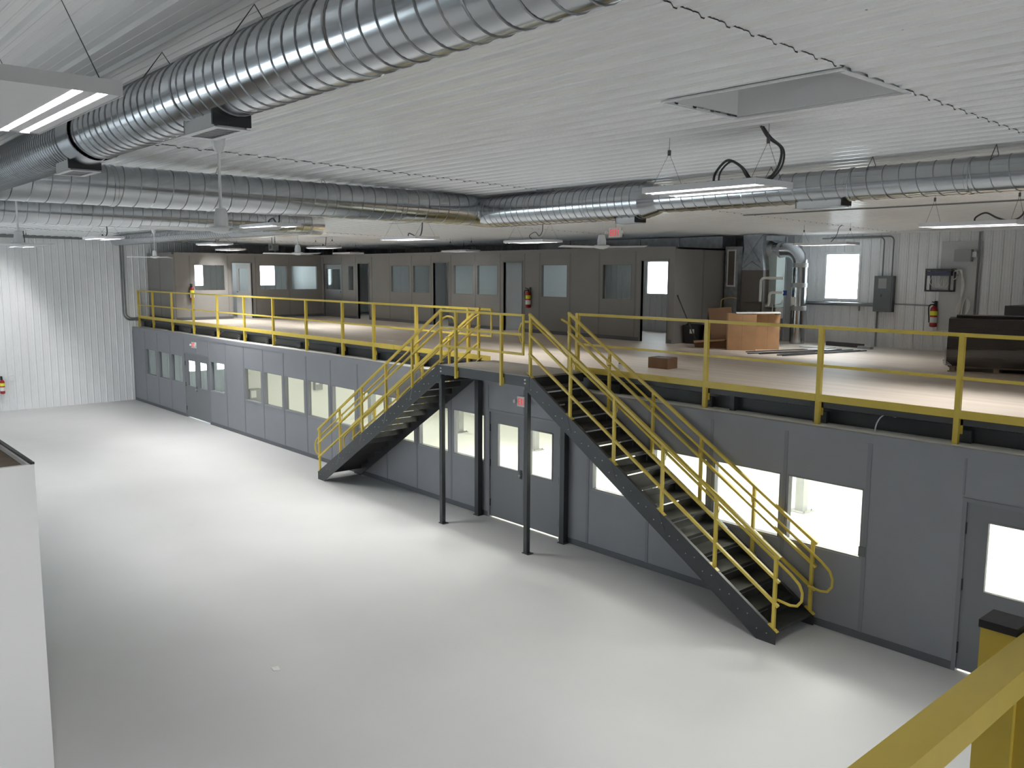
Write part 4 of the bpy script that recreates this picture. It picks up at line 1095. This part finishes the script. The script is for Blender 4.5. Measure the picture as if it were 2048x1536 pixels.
conduit('pale yellow bent tube beside the furnace', spline([(-13.28, 8.42, ZD+.5), (-13.28, 8.42, ZD+.98), (-13.22, 8.42, ZD+1.10), (-13.0, 8.42, ZD+1.14), (-12.85, 8.5, ZD+1.12)], 5), .016, mat('pale yellow', (.55, .47, .22), .5), 'bent_tube')  # yellow tube taken for a hand truck handle
o = box('white_container', -13.22, -13.06, 8.3, 8.42, ZD+.30, ZD+.52, 'alu'); tag(o, 'small white container behind the tall cartons', 'container')

# cartons, bin, broom
def carton(lab, x0, x1, y0, y1, z0, z1, rz=0, mt='carton', flaps=True, name='cardboard_box'):
    cx, cy = (x0+x1)/2, (y0+y1)/2
    c = empty(name, lab, 'cardboard box', (cx, cy, z0), rz=rz); w, d, hh = (x1-x0)/2, (y1-y0)/2, z1-z0; t = .006
    MB().box(-w, w, -d, -d+t, 0, hh).build('side', mt, c); MB().box(-w, w, d-t, d, 0, hh).build('side', mt, c)
    MB().box(-w, -w+t, -d+t, d-t, 0, hh).build('side', mt, c); MB().box(w-t, w, -d+t, d-t, 0, hh).build('side', mt, c)
    MB().box(-w+t, w-t, -d+t, d-t, 0, t).build('bottom', mt, c)
    MB().box(-.002, .002, -d-.001, -d, .02, hh*.96).build('crease', 'carton_dark', c)
    if flaps:
        MB().add([(-w, -d, hh), (w, -d, hh), (w*.9, -d-.10, hh+.03), (-w*.9, -d-.10, hh+.03)], [(0, 1, 2, 3)]).build('flap', mt, c)
        MB().add([(-w, d, hh), (w, d, hh), (w, d+.1, hh+.02), (-w, d+.1, hh+.02)], [(0, 1, 2, 3)]).build('flap', mt, c)
    return c
carton('tall tan cardboard carton, left of the pair before the furnace', -11.75, -11.12, 6.30, 6.90, ZD, ZD+.83, R(38), flaps=False)
carton('tall tan cardboard carton, right of the pair before the furnace', -11.45, -10.90, 6.95, 7.45, ZD, ZD+.82, R(46), flaps=False)
o = MB().add([(-.5, -.35, 0), (.5, -.30, .015), (.55, .3, .02), (-.45, .32, .0), (-.5, -.35, .012), (.5, -.30, .027), (.55, .3, .032), (-.45, .32, .012)], [(3,2,1,0),(4,5,6,7),(0,1,5,4),(1,2,6,5),(2,3,7,6),(3,0,4,7)]).build('loose_sheet', 'paper', None, False, (-11.25, 6.95, ZD+.835))
o.rotation_euler = (0, 0, R(40)); tag(o, 'loose white sheet lying on top of the tall cartons', 'sheet')
o = MB().add([(0, 0, 0), (.55, 0, 0), (.42, .16, .92), (-.14, .2, .88), (0, .012, 0), (.55, .012, 0), (.42, .172, .92), (-.14, .212, .88)], [(0,1,2,3),(7,6,5,4),(0,4,5,1),(1,5,6,2),(2,6,7,3),(3,7,4,0)]).build('flat_carton', 'carton_dark', None, False, (-12.55, 7.05, ZD+.02))
o.rotation_euler = (0, 0, R(30)); tag(o, 'brown flattened carton leaning behind the tall cartons', 'cardboard')
o = MB().box(-.03, .03, 0, .42, 0, .9).build('dark_panel', 'black', None, False, (-12.86, 7.15, ZD)); o.rotation_euler = (0, R(8), R(20)); tag(o, 'dark flat panel leaning at the left of the brown carton', 'panel')
o = empty('low_carton', 'low crumpled carton on the deck before the leaning brown carton', 'cardboard box', (-12.15, 6.55, ZD), rz=R(25))
MB().add([(-.4, -.2, 0), (.35, -.2, 0), (.35, .2, 0), (-.4, .2, 0), (-.44, -.22, .16), (.33, -.2, .22), (.33, .22, .2), (-.42, .2, .14)], [(3,2,1,0),(4,5,6,7),(0,1,5,4),(1,2,6,5),(2,3,7,6),(3,0,4,7)]).build('tray', 'carton_dark', o)
MB().add([(-.44, -.22, .162), (.33, -.2, .222), (.30, -.34, .19), (-.40, -.36, .12)], [(0, 1, 2, 3)]).build('flap', 'carton', o)
c = carton('small brown open carton standing alone on the mezzanine deck', -10.25, -9.83, 1.80, 2.14, ZD, ZD+.20, R(6), 'carton_dark', False)
MB().add([(-.2, -.16, .19), (.2, -.16, .19), (.2, .16, .19), (-.2, .16, .19), (0, 0, .215)], [(0, 1, 4), (1, 2, 4), (2, 3, 4), (3, 0, 4)]).build('contents', 'grey_box', c)
o = empty('paint_can', 'small dented can standing at the mezzanine edge by the stairs', 'can', (-10.22, .98, ZD))
MB().lathe([(.045, 0), (.045, .11), (.03, .125)], 14).build('can_body', 'paper', o, True); MB().lathe([(.03, .125), (.03, .145)], 12).build('lid', 'furnace', o, True)
b = empty('waste_bin', 'black plastic bin with white sticker beside the office corner', 'bin', (-13.18, 7.15, ZD), rz=R(12))
bm = MB()
def fr_(z, a): return [(-a, -a, z), (a, -a, z), (a, a, z), (-a, a, z)]
for (z0, a0, z1, a1) in ((0, .16, .44, .20), (.44, .215, .47, .215)):
    bm.add(fr_(z0, a0)+fr_(z1, a1), [(3,2,1,0),(0,1,5,4),(1,2,6,5),(2,3,7,6),(3,0,4,7)])
bm.add(fr_(.44, .19)+fr_(.45, .19), [(4, 5, 6, 7)]); bm.build('bin_body', 'black', b); MB().box(-.02, .10, -.205, -.199, .26, .37).build('sticker', 'paper', b)
MB().add([(-.2, -.1, .46), (-.02, -.12, .46), (-.12, .0, .54)], [(0, 1, 2), (2, 1, 0)]).build('crumpled_rubbish', 'black', b)
br = empty('broom', 'black handled push broom leaning on the office end wall', 'broom', (-13.0, 7.0, ZD))
MB().tube([(.02, .0, .06), (-.36, -.31, 1.19)], .016, 8).build('handle', 'black', br, True); MB().lathe([(.0, .03), (.03, .0), (.0, -.03)], 8, (-.362, -.312, 1.20)).build('grip_end', 'black', br)
MB().bar((.02, -.08, .05), (.28, .05, .05), .06, .05).build('head', 'wood', br)
# metal strips on the deck
for i, (p0, p1, w) in enumerate([((-10.62, 5.66), (-9.85, 8.35), .03), ((-10.42, 5.80), (-9.60, 8.40), .04), ((-10.0, 5.85), (-9.42, 8.38), .05), ((-9.85, 5.80), (-9.30, 8.45), .03), ((-10.85, 5.95), (-10.35, 7.7), .03), ((-10.2, 6.3), (-9.9, 7.2), .05)]):
    o = MB().bar((p0[0], p0[1], ZD+.014+.001*i), (p1[0], p1[1], ZD+.014+.001*i), w, .022).build('metal_strip', 'steel2'); tag(o, '%s grey metal strip from the left in the pile on the deck' % ordinal(i), 'strip', 'loose metal strips on the deck')
o = MB().bar((-10.75, 9.35, ZD+.05), (-9.75, 9.20, ZD+.05), .10, .10).build('foam_tube', 'steel2'); tag(o, 'dark grey square tube lying along the foot of the back wall', 'tube')
o = MB().bar((-9.80, 9.10, ZD+.03), (-9.45, 9.02, ZD+.03), .12, .06).build('metal_offcut', 'galv_dull'); tag(o, 'short metal offcut lying beside the dark square tube', 'offcut')
o = box('white_board_scrap', -10.9, -10.2, 8.3, 8.75, ZD, ZD+.02, 'paper'); tag(o, 'white board scrap lying among the metal strips', 'scrap')
o = MB().add([(-10.35, 7.5, ZD+.035), (-9.8, 7.6, ZD+.035), (-9.75, 7.95, ZD+.035), (-10.3, 7.9, ZD+.035), (-10.35, 7.5, ZD+.038), (-9.8, 7.6, ZD+.038), (-9.75, 7.95, ZD+.038), (-10.3, 7.9, ZD+.038)], [(3,2,1,0),(4,5,6,7),(0,1,5,4),(1,2,6,5),(2,3,7,6),(3,0,4,7)]).build('plastic_sheet', 'alu'); tag(o, 'pale blue plastic sheet on the metal strips', 'sheet')
o = MB().box(-18.6, -18.35, 1.5, 1.62, ZD, ZD+.008).build('paper_scrap', 'paper'); tag(o, 'white paper scrap on the deck left of the stairs', 'paper scrap')
o = MB().add([(-9.40, -6.28, .001), (-9.30, -6.30, .001), (-9.27, -6.22, .001), (-9.37, -6.20, .001), (-9.40, -6.28, .006), (-9.30, -6.30, .012), (-9.27, -6.22, .006), (-9.37, -6.20, .01)], [(3,2,1,0),(4,5,6,7),(0,1,5,4),(1,2,6,5),(2,3,7,6),(3,0,4,7)]).build('paper_scrap', 'paper'); tag(o, 'small white scrap lying on the open hall floor', 'paper scrap')

# ---------------------------------------------------------------- white enclosure at lower left
zt = 3.03
wx, wy = -8.74, -8.85
en = empty('white_enclosure', 'tall white walled enclosure with dusty brown top at the lower left edge', 'enclosure', (0, 0, 0))
MB().box(wx-.05, wx, wy-3.2, wy, 0, zt).build('side_wall', 'white', en)
MB().box(wx-4.0, wx-.05, wy-.05, wy, 0, zt).build('side_wall', 'white', en)
MB().box(wx-4.0, wx-.05, wy-3.2, wy-.05, zt-.06, zt-.04).build('top_board', 'dusty', en)
MB().box(wx-4.0, wx-.0, wy-.03, wy+.004, zt, zt+.02).build('top_edge', 'black', en)

# ---------------------------------------------------------------- near platform and its yellow rail
pf_ = box('floor_near_platform', -.45, XR, YF, -9.75, ZD-.12, ZD, 'deck'); tag(pf_, 'board deck of the near platform at the viewpoint', kind='structure')
nr = empty('near_railing', 'thick yellow rail with black capped post at the lower right corner', 'railing', (0, 0, 0))
MB().box(-.508, -.452, -12.5, -8.2, 4.092, 4.14).build('top_rail', 'yellow', nr)
MB().box(-.50, -.46, -12.5, -8.2, 3.55, 3.59).build('mid_rail', 'yellow', nr)
MB().box(-.576, -.5085, -9.0, -8.932, 2.75, 4.135).build('post', 'yellow', nr)
MB().box(-.579, -.512, -9.003, -8.929, 4.135, 4.150).build('post_cap', 'black', nr)
MB().box(-.5085, -.470, -8.985, -8.945, 3.0, 4.092).build('post_flange', 'yellow', nr)
